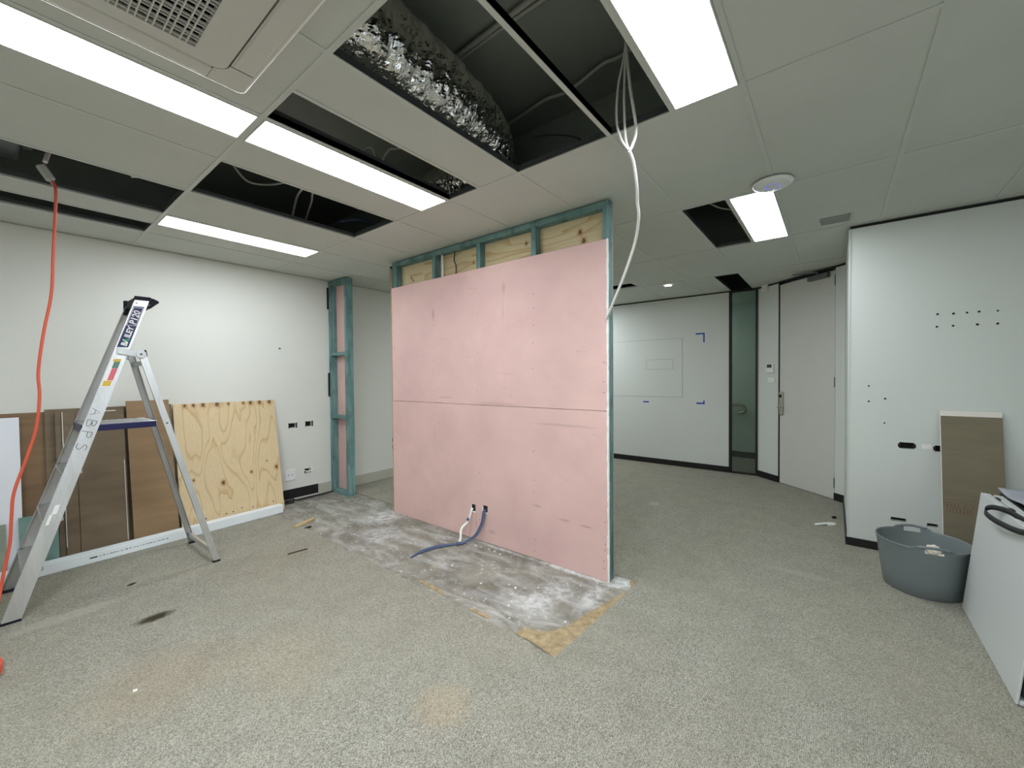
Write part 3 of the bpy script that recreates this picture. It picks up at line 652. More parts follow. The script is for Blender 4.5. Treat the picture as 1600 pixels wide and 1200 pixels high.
# ------------------------------------------------------------------ pink partition
PX = 2.658
pw = thing('partition_wall', 'half-built partition lined with pink plasterboard on teal studs', 'partition', (2.7, 2.5, -.008))
zc = -.006
MB().box((PX, PX+.013), (1.2485, 3.738), (zc, 1.2025)).build('pink_sheet', M['pink'], pw, bevel=.0015)
MB().box((PX, PX+.013), (1.2485, 3.734), (1.2055, 2.408)).build('pink_sheet', M['pink'], pw, bevel=.0015)
sx0, sx1 = PX+.013, PX+.083
for y0, y1 in ((1.24,1.285), (1.858,1.903), (2.455,2.5), (3.045,3.09), (3.66,3.735)):
    MB().box((sx0, sx1), (y0, y1), (.037, 2.635)).build('stud', M['teal'], pw, bevel=.002)
MB().box((sx0, sx1), (1.24, 3.735), (2.635, 2.68)).build('top_plate', M['teal_h'], pw, bevel=.002)
MB().box((sx0, sx1), (1.24, 3.735), (zc, .037)).build('bottom_plate', M['teal_h'], pw, bevel=.002)
MB().box((PX+.003, sx0), (1.236, 1.262), (2.412, 2.682)).build('stud_face', M['teal'], pw, bevel=.001)
MB().box((sx1, sx1+.010), (1.243, 3.752), (.0, 2.668)).build('plywood_lining', M['ply_wall'], pw)
MB().box((PX+.001, sx1+.012), (3.739, 3.749), (zc, 2.62)).build('jamb_lining', M['tan'], pw)
# jagged set plaster along the open end of the pink sheets
b = MB(); z = zc
while z < 2.41:
    h_ = rnd.uniform(.015, .05); b.box((PX-rnd.uniform(.0005,.003), PX+.0135), (1.2395-rnd.uniform(0,.002), 1.2483+rnd.uniform(-.002,.003)), (z, min(z+h_, 2.41))); z += h_
b.build('plaster_edge', M['plaster'], pw)
for z in (.70, .775):
    MB().box((PX+.01,PX+.04), (3.749,3.77), (z-.022,z-.016)).box((PX+.01,PX+.04), (3.749,3.77), (z+.016,z+.022)).box((PX+.01,PX+.04), (3.766,3.77), (z-.016,z+.016)).build('jamb_bracket', M['metal_dark'], pw)
MB().box((PX+.02,PX+.08), (3.752,3.785), (2.44,2.655)).build('black_strip', M['black_matte'], pw)
for y0, y1, z0, z1 in ((2.527,2.572,.244,.303), (2.382,2.432,.262,.318)):
    MB().box((PX-.0008, PX+.0005), (y0, y1), (z0, z1)).build('cable_cutout', M['void'], pw)
    MB().box((PX-.0012, PX+.0006), (y0-.002, y1+.002), (z0-.012, z0)).box((PX-.0012,PX+.0006), (y1, y1+.011), (z0,z1-.01)).build('cutout_rim', M['plaster'], pw)
b = MB()
for k in range(46):
    y_ = rnd.choice([1.27, 1.88, 2.48, 3.07, 3.7]) + rnd.uniform(-.008,.008); z_ = rnd.uniform(.05, 2.38)
    b.box((PX-.0006, PX+.0004), (y_-.0035, y_+.0035), (z_-.0035, z_+.0035))
sc_ = b.build('screw_head', M['metal_dark'], pw); sc_['kind'] = 'stuff'
cable('stud_bay_cable', [(2.70,2.975,2.632),(2.70,2.97,2.5),(2.70,2.975,2.2)], .009, M['white_cable'], 'white conduit dropping inside the stud bay above the pink sheet', 'conduit', sub=3)
cable('stud_bay_cable', [(2.70,2.80,2.632),(2.70,2.81,2.55),(2.70,2.785,2.48),(2.70,2.80,2.3)], .006, M['dark_cable'], 'dark cable pair dropping inside the stud bay above the pink sheet')
# ------------------------------------------------------------------ short stud frame at the left wall
sf = thing('timber_framework', 'narrow teal timber stud frame standing at the left wall', 'stud frame', (2.7, 4.87, -.008))
MB().box((PX+.0,PX+.095), (5.028,5.073), (.037,2.625)).build('stud', M['teal'], sf, bevel=.002)
MB().box((PX+.0,PX+.095), (4.662,4.70), (.037,2.625)).build('stud', M['teal'], sf, bevel=.002)
MB().box((PX,PX+.095), (4.662,5.073), (2.625,2.672)).build('top_plate', M['teal_h'], sf, bevel=.002)
MB().box((PX,PX+.095), (4.662,5.073), (zc,.037)).build('bottom_plate', M['teal_h'], sf, bevel=.002)
for z in (1.757, .965): MB().box((PX+.004,PX+.08), (4.70,5.028), (z-.02,z+.02)).build('nogging', M['teal_h'], sf, bevel=.002)
MB().box((PX+.084,PX+.094), (4.70,5.028), (.037,2.625)).build('pink_backing', M['pink'], sf)
for z0, z1 in ((2.33,2.60), (1.22,1.52)): MB().box((PX-.02,PX-.002), (5.058,5.072), (z0,z1)).build('black_strip', M['black_matte'], sf)  # black strips painted in for the dark gap at the wall

# ------------------------------------------------------------------ white cable from the ceiling to the partition
wc = thing('hanging_cable', 'white cable looping out of the ceiling and tied to the pink partition edge', 'cable', (2.0, .8, 2.56))
MB().tube(spline([(1.964,.80,2.565),(2.02,.80,2.53),(2.115,.82,2.453),(2.20,.85,2.40),(2.27,.87,2.345),(2.39,.94,2.246),(2.49,1.05,2.09),(2.58,1.17,1.934),(2.645,1.244,1.85)], 8), .0085, 10).build('main_cable', M['white_cable'], wc, smooth=True)
MB().tube(spline([(1.964,.80,2.565),(1.985,.79,2.60),(1.99,.775,2.68),(1.93,.78,2.85),(1.94,.80,3.05),(2.0,.83,3.28)], 8), .008, 8).build('cable_strand', M['white_cable'], wc, smooth=True)
MB().tube(spline([(1.964,.80,2.565),(1.95,.81,2.61),(1.945,.815,2.70),(1.93,.81,2.85),(1.95,.81,3.05),(2.0,.82,3.28)], 8), .006, 8).build('cable_strand', M['white_cable'], wc, smooth=True)
MB().tube(spline([(1.964,.80,2.565),(1.94,.83,2.62),(1.93,.85,2.72),(1.93,.84,2.88),(1.96,.82,3.05),(2.0,.82,3.28)], 8), .006, 8).build('cable_strand', M['white_cable'], wc, smooth=True)
# ------------------------------------------------------------------ cables coming out of the pink sheet
c1 = thing('data_cables', 'bundle of white and blue cables coming out of the pink sheet onto the concrete', 'cable', (2.5, 2.55, .0))
zf = .001
for k, (dy, m_) in enumerate(((0, 'white_cable'), (.012, 'white_cable'))):
    MB().tube(spline([(2.69,2.55+dy*.5,.27),(2.65,2.56+dy,.255),(2.615,2.57+dy,.16),(2.56,2.60+dy,.10),(2.52,2.575+dy,.03),(2.478,2.555+dy,zf+.005)], 8), .0055, 8).build('white_strand', M[m_], c1, smooth=True)
for k, dy in enumerate((0, .014, .026)):
    MB().tube(spline([(2.69,2.40+dy*.5,.29),(2.65,2.40+dy,.27),(2.625,2.405+dy,.17),(2.58,2.44+dy,.07),(2.52,2.51+dy,.012),(2.468,2.55+dy*.6,zf+.003),(2.35,2.63+dy*.7,zf+.004*k),(2.19,2.68+dy*.5,zf+.004*k),(2.05,2.675,zf)], 8), .0048, 8).build('blue_strand', M['blue_cable'], c1, smooth=True)
MB().tube([(2.612,2.575,.185),(2.606,2.578,.165)], .013, 10).build('tape_wrap', M['blue_cable'], c1)
MB().tube([(2.485,2.55,.004),(2.455,2.563,.004)], .016, 10).build('tape_wrap', M['blue_cable'], c1)

# ------------------------------------------------------------------ boards leaning on the left wall
def lean(name, x0, x1, yb, yt, zt, th, m, label, cat='board', x0t=None, x1t=None, z0=0.001):
    """sheet whose front face runs from (y=yb, floor) to (y=yt, z=zt); th thick towards the wall"""
    v = Vector((0, yt-yb, zt-z0)); L_ = v.length; v /= L_; n = Vector((1,0,0)).cross(v)      # n towards the room (-y)
    t = thing(name, label, cat, ((x0+x1)/2, yb, 0))
    i = MB(); o = Vector((0, yb, z0)) - n*0 + Vector((0,0,abs(n.z)*th if n.z < 0 else 0))
    lift = max(0, n.z)*th                 # keep the back lower edge on the floor
    o = Vector((0, yb, z0+lift))
    x0t = x0 if x0t is None else x0t; x1t = x1 if x1t is None else x1t
    b = MB()
    pts = [(x0, 0), (x1, 0), (x1t, L_), (x0t, L_)]
    for d in (0, -th):
        for a, c in pts: b.v.append(tuple(o + Vector((a,0,0)) + v*c + n*d))
    for q in ((0,1,2,3), (7,6,5,4), (0,4,5,1), (1,5,6,2), (2,6,7,3), (3,7,4,0)): b.f.append(q)
    b.build('sheet', m, t, bevel=.001)
    F = lambda a, c, d=0: o + Vector((a,0,0)) + v*c + n*d
    return t, F, L_
def strip_on(t, F, a0, a1, c0, c1, m, name='edge_strip', d0=.0002, d1=.0018):
    b = MB()
    for d in (d0, d1):
        for a, c in ((a0,c0), (a1,c0), (a1,c1), (a0,c1)): b.v.append(tuple(F(a, c, d)))
    for q in ((0,3,2,1), (4,5,6,7), (0,1,5,4), (1,2,6,5), (2,3,7,6), (3,0,4,7)): b.f.append(q)
    return b.build(name, m, t)
lean('backing_board', -.12, .262, 4.93, 5.058, 1.195, .009, M['brown1'], 'plain brown board at the far left of the leaning stack, behind the orange cord')
lean('backing_board', .245, 1.057, 4.905, 5.045, 1.214, .009, M['brown2'], 'widest brown board, rearmost behind the ladder against the left wall')
t, F, L_ = lean('plasterboard_offcut', .300, .335, 4.862, 5.016, 1.192, .010, M['brown2'], 'narrowest plasterboard offcut with a torn white edge in the leaning stack', 'offcut')
t, F, L_ = lean('plasterboard_offcut', .337, .415, 4.852, 5.008, 1.190, .010, M['brown2'], 'narrow plasterboard offcut with a white left edge behind the ladder stile', 'offcut')
strip_on(t, F, .337, .342, .1, L_, M['paper_edge'])
t, F, L_ = lean('plasterboard_offcut', .417, .712, 4.846, 5.004, 1.190, .010, M['brown2'], 'wide plasterboard offcut with dusty white edge behind the ladder', 'offcut')
strip_on(t, F, .45, .66, L_-.012, L_-.004, M['paper_edge']); strip_on(t, F, .698, .702, .05, .75, M['paper_edge'])
t, F, L_ = lean('plasterboard_offcut', .735, 1.052, 4.815, 5.0, 1.26, .010, M['brown3'], 'tallest warm brown sheet leaning left of the plywood', 'offcut', .727, 1.028)
t, F, L_ = lean('white_board', -.15, .112, 4.80, 4.985, 1.165, .016, M['white_board'], 'white melamine board cut off at the left edge of the picture')
lean('green_board', .092, .292, 4.765, 4.845, .41, .010, M['green_board'], 'low dull green board offcut beside the ladder foot', 'offcut')
lean('green_board', -.15, .031, 4.745, 4.83, .385, .010, M['grey_green'], 'low grey green offcut in front of the white board at the left edge', 'offcut')
t, F, L_ = lean('plywood_sheet', 1.062, 1.962, 4.775, 5.045, 1.206, .017, M['ply'], 'knotty pale plywood sheet leaning against the left wall', 'plywood', 1.066, 1.982)
strip_on(t, F, 1.963, 1.968, 0, L_-.002, M['ply_edge'], 'ply_edge', -.017, -.0005)
b = MB()
for x in (1.25, 1.42, 1.48, 1.56, 1.66, 1.86): 
    p = F(x, .1+rnd.uniform(-.01,.03), .0005); b.tube([p, p+Vector((0,-.002,0))], .006, 8)
b.build('nail_hole', M['void'], t)['kind'] = 'stuff'
# long white rectangular tube on the floor in front of them
u = Vector((1.914-.17, 4.683-4.597, 0)).normalized(); n = Vector((-u.y, u.x, 0)); o = Vector((1.914, 4.683, 0))
ch = thing('white_duct_length', 'long white rectangular tube lying on the floor against the boards', 'tube', (.8, 4.66, 0))
MB().obox(o, u, n, Z, (-2.25,0), (0,.088), (.001,.084)).build('tube_body', M['channel'], ch, bevel=.004)
MB().obox(o, u, n, Z, (-.0005,.001), (.008,.08), (.008,.076)).build('tube_mouth', M['vent'], ch)
b = MB(); a = -1.48
while a < -.98:
    l_ = rnd.uniform(.006,.022); b.obox(o, u, n, Z, (a, a+l_), (-.0006,.0002), (.044-.003, .044+rnd.uniform(.000,.004))); a += l_+rnd.uniform(.003,.012)
b.obox(o, u, n, Z, (-1.475,-1.435), (-.0007,.0002), (.039,.049))
pr = b.build('printed_line', M['ink'], ch); pr['kind'] = 'stuff'; pr['label'] = 'faint illegible black printed line along the tube'

# ------------------------------------------------------------------ step ladder
ld = thing('step_ladder', 'open aluminium platform step ladder standing before the leaning boards', 'ladder', (.55, 4.17, 0))
nb, nt = Vector((.034, 3.860, .012)), Vector((.684, 4.000, 2.035)); fb, ft = Vector((.034, 4.470, .012)), Vector((.684, 4.330, 2.035))
X = Vector((1,0,0)); Yv = Vector((0,1,0))
def channel(p, q, wd, fl, s, th=.0032):
    """extruded channel: web in the p-q-X plane, flanges reach s*fl along y"""
    b = MB(); b.beam(p, q, X, wd, th)
    for sg in (-1, 1):
        of = X*(sg*(wd-.003)/2) + Yv*(s*fl/2); b.beam(p+of, q+of, Yv, fl, .003)
    b.beam(p+X*.0-Yv*s*.002, q-Yv*s*.002, X, wd*.34, .0015)
    return b
sn = channel(nb, nt, .08, .028, 1).build('stile', M['alu'], ld, bevel=.0008)
channel(fb, ft, .08, .028, -1).build('stile', M['alu_dim'], ld, bevel=.0008)
for p, s_ in ((nb, 1), (fb, -1)):
    MB().box((p.x-.046, p.x+.04), (p.y-.006 if s_ > 0 else p.y-.03, p.y+.03 if s_ > 0 else p.y+.006), (.0, .014)).build('stile_foot', M['navy'], ld, bevel=.002)
rb, rtp = Vector((1.067, 3.848, .014)), Vector((.672, 3.967, 1.64)); r2b, r2t = Vector((1.057, 4.482, .014)), Vector((.672, 4.361, 1.64))
channel(rb, rtp, .042, .024, 1).build('rear_leg', M['alu'], ld, bevel=.0008)
channel(r2b, r2t, .042, .024, -1).build('rear_leg', M['alu_dim'], ld, bevel=.0008)
for p, s_ in ((rb, 1), (r2b, -1)):
    MB().box((p.x-.023, p.x+.024), (p.y-.005 if s_ > 0 else p.y-.026, p.y+.026 if s_ > 0 else p.y+.005), (.0, .016)).build('rear_foot', M['black'], ld, bevel=.002)
lerp = lambda a, b_, t_: a+(b_-a)*t_
def at_z(a, b_, z): return lerp(a, b_, (z-a.z)/(b_.z-a.z))
p, q = at_z(rb, rtp, .085), at_z(r2b, r2t, .085); MB().beam(p+Yv*.004, q-Yv*.004, Z, .034, .02).build('rear_brace', M['alu'], ld)
p, q = at_z(rb, rtp, 1.575), at_z(r2b, r2t, 1.575); MB().beam(p+Yv*.004, q-Yv*.004, Z, .03, .02).build('rear_brace', M['alu_dim'], ld)
for z in (.285, .57, .855):
    p, q = at_z(nb, nt, z), at_z(fb, ft, z)
    MB().box((p.x-.046, p.x+.046), (p.y+.003, q.y-.003), (z-.022, z)).build('tread', M['alu_dim'], ld, bevel=.003)
zp = 1.147; p, q = at_z(nb, nt, zp), at_z(fb, ft, zp)
pl = MB().box((.362, .742), (p.y+.012, q.y-.012), (zp-.012, zp)).build('platform', M['alu_dim'], ld)
MB().box((.350, .366), (p.y+.004, q.y-.004), (zp-.05, zp+.002)).build('platform_lip', M['blue'], pl, bevel=.003)
MB().box((.366, .738), (p.y+.004, p.y+.016), (zp-.042, zp+.001)).build('platform_edge', M['blue'], pl, bevel=.003)
MB().box((.366, .738), (q.y-.016, q.y-.004), (zp-.042, zp+.001)).build('platform_edge', M['blue'], pl, bevel=.003)
MB().box((.70, .742), (p.y+.016, q.y-.016), (zp-.035, zp+.003)).build('platform_rail', M['alu'], pl, bevel=.003)
b = MB()
for k in range(9): b.box((.385+k*.034, .395+k*.034), (p.y+.02, q.y-.02), (zp, zp+.0025))
b.build('platform_rib', M['alu_dim'], pl)['kind'] = 'stuff'
for (a, c) in ((rb, rtp), (r2b, r2t)):
    e = at_z(a, c, zp-.02); sgn = 1 if a is rb else -1
    MB().tube([e+Yv*(-.004*sgn), e+Yv*(.03*sgn)], .007, 8).build('platform_pin', M['metal_dark'], ld)
# hinge plates where the rear legs pivot
for (y_, sgn) in ((3.958, -1), (4.372, 1)):
    MB().beam(Vector((.538, y_, 1.660)), Vector((.668, y_, 1.634)), Z, .046, .006).tube([(.664, y_-.006, 1.638), (.664, y_+.006, 1.638)], .03, 14).build('hinge_plate', M['alu'], ld, bevel=.003)
    MB().tube([(.664, y_-.009, 1.638), (.664, y_+.009, 1.638)], .008, 10).build('hinge_pin', M['metal_dark'], ld)
MB().beam(Vector((.688, 3.965, 1.655)), Vector((.698, 3.99, 1.633)), Z, .03, .012).build('hinge_stop', M['navy'], ld)
# top cap bridging the two stiles
prof = [(.640,2.000), (.640,2.046), (.652,2.062), (.70,2.066), (.752,2.058), (.780,2.044), (.784,2.032), (.770,2.020), (.735,1.985), (.722,1.985)]
b = MB(); i = len(b.v); k = len(prof)
for y_ in (4.006, 4.324): b.v += [(x, y_, z) for x, z in prof]
b.f.append(tuple(range(k))[::-1]); b.f.append(tuple(range(k, 2*k)))
for j in range(k): b.f.append((j, (j+1) % k, k+(j+1) % k, k+j))
b.box((.642,.735), (3.992,4.006), (2.036,2.064)).box((.630,.72), (4.306,4.336), (1.955,2.066))
b.build('top_cap', M['navy'], ld, bevel=.004)
for x_, z_ in ((.652,2.012), (.722,2.006)): MB().tube([(x_, 3.992, z_), (x_, 4.002, z_)], .005, 8).build('rivet', M['metal_dark'], ld)
# stickers on the outer face of the near stile
d = (nt-nb).normalized(); side = (X - d*X.dot(d)).normalized(); fn = side.cross(d)          # fn points out of the web
if fn.y > 0: fn = -fn
def on_stile(zc_, off=0, lift=.0028): return at_z(nb, nt, zc_) + X*off + fn*lift
def stk(name, z0, z1, s0, s1, m, parent, lift=.0030):
    a, c = on_stile(z0, 0, lift), on_stile(z1, 0, lift); b = MB()
    P4 = [a+X*s0, a+X*s1, c+X*s1, c+X*s0]
    b.v = [tuple(v_) for v_ in P4] + [tuple(v_+fn*.0004) for v_ in P4]
    b.f = [(0,3,2,1), (4,5,6,7), (0,1,5,4), (1,2,6,5), (2,3,7,6), (3,0,4,7)]
    return b.build(name, m, parent)
lb = stk('label_plate', 1.685, 1.988, -.033, .027, M['stk_navy'], ld); lb['label'] = 'navy maker label with white lettering'
perp = -X
def letters(body, z0, size, off, m, bold=0.0, lift=.0042): return text_mesh('lettering', body, size, on_stile(z0, off, lift), d, (perp - d*perp.dot(d)), m, lb, bold=bold)
stk('label_outline', 1.844, 1.980, -.030, -.0275, M['stk_white'], lb, .0036); stk('label_outline', 1.844, 1.980, .021, .0235, M['stk_white'], lb, .0036)
stk('label_outline', 1.844, 1.847, -.030, .0235, M['stk_white'], lb, .0036); stk('label_outline', 1.977, 1.980, -.030, .0235, M['stk_white'], lb, .0036)
letters('P120', 1.851, .052, .0165, M['stk_white'], .0012)
letters('BA', 1.692, .044, .0145, M['stk_white'], .0016); letters('ILEY', 1.7525, .044, .0145, M['stk_white'], .0016)
def tri(z0, z1, s0, s1, m):
    a, c = on_stile(z0, 0, .0048), on_stile(z1, 0, .0048); b = MB()
    P3 = [a+X*s1, c+X*s1, (a+c)/2+X*s0]; b.v = [tuple(v_) for v_ in P3]+[tuple(v_+fn*.0004) for v_ in P3]; b.f = [(0,2,1), (3,4,5), (0,1,4,3), (1,2,5,4), (2,0,3,5)]
    return b.build('green_triangle', m, lb)
tri(1.7245, 1.7525, -.017, .0145, M['green'])
cs = stk('rating_sticker', 1.405, 1.605, -.034, .018, M['stk_white'], ld); cs['label'] = 'white rating sticker with green, red and yellow bands'
stk('band', 1.582, 1.60, -.022, .016, M['yellow'], cs, .0036); stk('band', 1.535, 1.58, -.014, .016, M['dgreen'], cs, .0036)
stk('band', 1.45, 1.533, -.012, .016, M['red'], cs, .0036); stk('band', 1.41, 1.447, -.028, .014, M['yellow'], cs, .0036)
b = MB()
for k in range(14):
    z_ = 1.455+k*.0088; a, c = on_stile(z_, 0, .0042), on_stile(z_+.0014, 0, .0042)
    P4 = [a+X*-.008, a+X*.013, c+X*.013, c+X*-.008]; i = len(b.v); b.v += [tuple(v_) for v_ in P4]+[tuple(v_+fn*.0002) for v_ in P4]
    b.f += [tuple(i+q_ for q_ in q) for q in ((0,3,2,1), (4,5,6,7), (0,1,5,4), (1,2,6,5), (2,3,7,6), (3,0,4,7))]
b.build('print_lines', M['stk_white'], cs)['kind'] = 'stuff'
# hand-written marker letters reading down the stile
hw = {'A': [[(0,0),(.5,1),(1,0)], [(.25,.42),(.8,.40)]], 'B': [[(0,0),(.02,1)], [(.02,1),(.7,.95),(.75,.65),(.1,.52)], [(.1,.52),(.85,.45),(.9,.1),(.0,0)]],
      'P': [[(0,-.15),(.02,1)], [(.02,1),(.75,.95),(.8,.6),(.05,.5)]], 'S': [[(.9,.95),(.3,1.0),(.05,.75),(.5,.52),(.85,.3),(.5,-.05),(.0,.05)]]}
wr = MB()
for chx, zc_ in zip('ABPS', (1.247, 1.172, 1.098, 1.018)):
    for st in hw[chx]:
        pts = [on_stile(zc_, .026, .0034) - d*(x_*.043) + (X - d*X.dot(d)).normalized()*(-.052+y_*.047) for x_, y_ in st]
        wr.tube(spline(pts, 5) if len(pts) > 3 else pts, .0015, 5)
hwo = wr.build('marker_writing', M['ink'], ld); hwo['kind'] = 'stuff'; hwo['label'] = 'hand-written black marker letters A B P S'
stk('label_residue', .60, .655, -.016, .006, M['stk_white'], ld); stk('label_residue', .54, .60, -.024, -.010, M['stk_white'], ld)

# ------------------------------------------------------------------ orange extension cord
oc = thing('extension_cord', 'orange extension cord hanging from the ceiling opening beside the ladder', 'extension cord', (.1, 3.7, 0))
MB().tube(spline([(.235,3.72,2.665),(.25,3.70,2.62),(.250,3.70,2.522),(.234,3.70,2.203),(.222,3.70,1.971),(.187,3.70,1.737),(.162,3.70,1.508),(.164,3.70,1.357),(.146,3.70,1.168),(.103,3.70,.986),(.057,3.70,.809),(.045,3.70,.664),(.036,3.70,.519),(.014,3.70,.379),(-.006,3.69,.24),(-.03,3.62,.08),(-.05,3.55,.012),(-.09,3.42,.008)], 8), .0075, 10).build('flex', M['orange'], oc, smooth=True)
pts = [(-.125+.118*math.cos(a*.35+.6), 3.24+.13*math.sin(a*.35+.6), .009+.0028*a*.35) for a in range(0, 60)]
MB().tube(spline([(-.09,3.42,.008)] + pts, 2), .0075, 8).build('coil', M['orange'], oc, smooth=True)
pg = MB().obox((.215, 3.72, 2.70), Vector((.5,0,-.86)), Vector((.86,0,.5)), (0,1,0), (-.045,.045), (-.022,.022), (-.02,.02)).build('plug', M['grey_cable'], oc, bevel=.01, segs=3)
MB().tube([(.237,3.72,2.662),(.25,3.71,2.625)], [.012,.008], 10).build('plug_collar', M['grey_cable'], oc)
cable('socket_lead', [(.212,3.70,2.755),(.222,3.72,2.80),(.235,3.75,2.87),(.24,3.8,3.0)], .011, M['white_cable'], 'short pale lead above the plug of the orange cord')

# ------------------------------------------------------------------ sockets on the left wall
so = thing('wall_socket', 'white double socket plate low on the left wall', 'socket', (2.15, YW, .24))
MB().box((2.098,2.215), (YW-.010,YW), (.24,.365)).build('plate', M['white_plastic'], so, bevel=.003)
for x_ in (2.135, 2.180):
    MB().box((x_-.012,x_+.012), (YW-.0115,YW-.009), (.29,.32)).build('socket_face', M['white_plastic'], so, bevel=.001)
    MB().box((x_-.006,x_-.003), (YW-.0122,YW-.011), (.297,.313)).box((x_+.003,x_+.006), (YW-.0122,YW-.011), (.297,.313)).build('slots', M['void'], so)['kind'] = 'stuff'
cable('floor_cable', [(1.99,4.99,.012),(2.1,5.0,.012),(2.15,5.03,.03),(2.2,4.99,.012),(2.4,4.99,.012),(2.6,5.01,.012),(2.648,5.02,.012)], .009, M['dark_cable'], 'black cable lying along the foot of the left wall')
cable('floor_cable', [(2.07,5.01,.03),(2.15,4.98,.014),(2.11,4.93,.012),(2.07,4.97,.012),(2.14,5.02,.012)], .008, M['dark_cable'], 'small black cable tangle at the foot of the left wall by the plywood')

# ------------------------------------------------------------------ right corner: board, tub, folded table, black box
def lean_r(name, ya, yb_, xb, xt, zt, th, m, label, cat):
    v = Vector((xt-xb, 0, zt)); L_ = v.length; v /= L_; u_ = Vector((0,-1,0)); n = u_.cross(v)
    if n.x > 0: n = -n
    t = thing(name, label, cat, (xb, (ya+yb_)/2, 0)); o = Vector((xb, 0, .001+max(0, n.z)*th))
    MB().obox(o, (0,1,0), v, n, (yb_, ya), (0, L_), (-th, 0)).build('sheet', m, t, bevel=.001)
    return t, o, v, n, L_
t, o, v, n, L_ = lean_r('plasterboard_offcut', -.634, -.945, 4.245, 4.455, 1.163, .010, M['khaki'], 'brown-backed plasterboard offcut with white edges leaning on the right wall', 'offcut')
MB().obox(o, (0,1,0), v, n, (-.9455,-.6335), (L_-.038, L_+.0005), (-.0105,.0008)).build('white_edge', M['paper_edge'], t)
MB().obox(o, (0,1,0), v, n, (-.637,-.6335), (0, L_-.038), (-.0105,.0006)).build('white_edge', M['paper_edge'], t)
b = MB()
for row, (c0, c1, a1) in enumerate(((.505,.53,-.80), (.475,.495,-.79), (.435,.468,-.79))):
    a = -.655
    while a > a1:
        wdt = rnd.uniform(.008,.016)
        if rnd.random() < .9:
            b.obox(o, (0,1,0), v, n, (a-wdt, a), (c0, c0+.004), (.0002,.0006))
            if row != 0: b.obox(o, (0,1,0), v, n, (a-wdt*.4, a), (c0, c1), (.0002,.0006))
            if row != 1: b.obox(o, (0,1,0), v, n, (a-wdt, a), (c1-.004, c1), (.0002,.0006))
        a -= wdt+.006
pr = b.build('red_print', M['redprint'], t); pr['kind'] = 'stuff'; pr['label'] = 'smudged illegible red print'
# builder's tub
TX, TY = 3.865, -.475
tub = thing('flexible_tub', 'grey flexible builders tub with rubble standing by the right wall', 'tub', (TX, TY, 0))
N_ = 96
TA = .12                                     # the two grips, towards the room and the wall
def tub_prof(a):
    c = abs(math.cos(a-TA)); return .328 + .026*max(0, (c-.90)/.10)**.6
b = MB(); rings = []
def addring(f):
    i = len(b.v); rings.append(i)
    for k in range(N_): b.v.append(tuple(f(TA+2*math.pi*k/N_)))
for r, z in ((.188,0),(.196,.006),(.209,.10),(.224,.22),(.2335,.307)): addring(lambda a, r=r, z=z: (TX+r*math.cos(a), TY+r*math.sin(a), z))
for r, dz in ((.2365,-.012),(.2395,-.002),(.2395,.003),(.2345,.004),(.2315,-.002),(.2300,-.012)): addring(lambda a, r=r, dz=dz: (TX+r*math.cos(a), TY+r*math.sin(a), tub_prof(a)+dz))
for r, z in ((.2275,.307),(.218,.22),(.203,.10),(.190,.012)): addring(lambda a, r=r, z=z: (TX+r*math.cos(a), TY+r*math.sin(a), z))
def hole(k): return abs(math.cos((k+.5)*2*math.pi/N_)) > math.cos(math.radians(11.5))
for j in range(len(rings)-1):
    A, B = rings[j], rings[j+1]
    for k in range(N_):
        if j in (4, 10) and hole(k): continue
        q = (k+1) % N_; b.f.append((A+k, A+q, B+q, B+k))
b.f.append(tuple(rings[0]+k for k in range(N_))[::-1]); b.f.append(tuple(rings[-1]+k for k in range(N_)))
b.build('tub_body', M['tub'], tub, smooth=True)
for cen in (TA, TA+math.pi):
    pts = [(TX+.2345*math.cos(cen+x_), TY+.2345*math.sin(cen+x_), tub_prof(cen+x_)-.004) for x_ in [math.radians(-18+36*k/16) for k in range(17)]]
    MB().tube(pts, .009, 10).build('grip', M['tub'], tub, smooth=True)
lump_at = ((-.14,.02,.27,.05,.045), (-.10,.12,.255,.055,.05), (-.02,.03,.235,.06,.05), (.08,-.06,.25,.05,.05), (-.09,-.09,.245,.04,.045))
lump_lb = ('pale plaster lump just behind the near grip of the grey tub', 'pale plaster lump against the left side inside the grey tub', 'pale plaster lump in the middle of the grey tub',
           'pale plaster lump at the far right inside the grey tub', 'pale plaster lump at the near right inside the grey tub')
for k, (dx, dy, z, sx_, sy_) in enumerate(lump_at):
    bm = bmesh.new(); bmesh.ops.create_icosphere(bm, subdivisions=3, radius=1)
    b = MB()
    for vt_ in bm.verts:
        s_ = 1+.45*noise.noise(vt_.co*1.6+Vector((k*3.1,0,0)))
        b.v.append((TX+dx+vt_.co.x*sx_*s_*.8, TY+dy+vt_.co.y*sy_*s_*.8, z+vt_.co.z*.03*s_))
    b.f = [tuple(v_.index for v_ in f.verts) for f in bm.faces]; bm.free()
    tag(b.build('plaster_lump', M['rubble']), lump_lb[k], 'rubble', 'plaster rubble in the tub')
ru = MB().lathe((TX,TY,.03), [(.0,.17),(.06,.178),(.12,.172),(.17,.165),(.195,.155)], 40).build('rubble_fill', M['rubble'], None)
ru['label'] = 'fine plaster rubble filling the grey tub'; ru['kind'] = 'stuff'; ru['category'] = 'rubble'
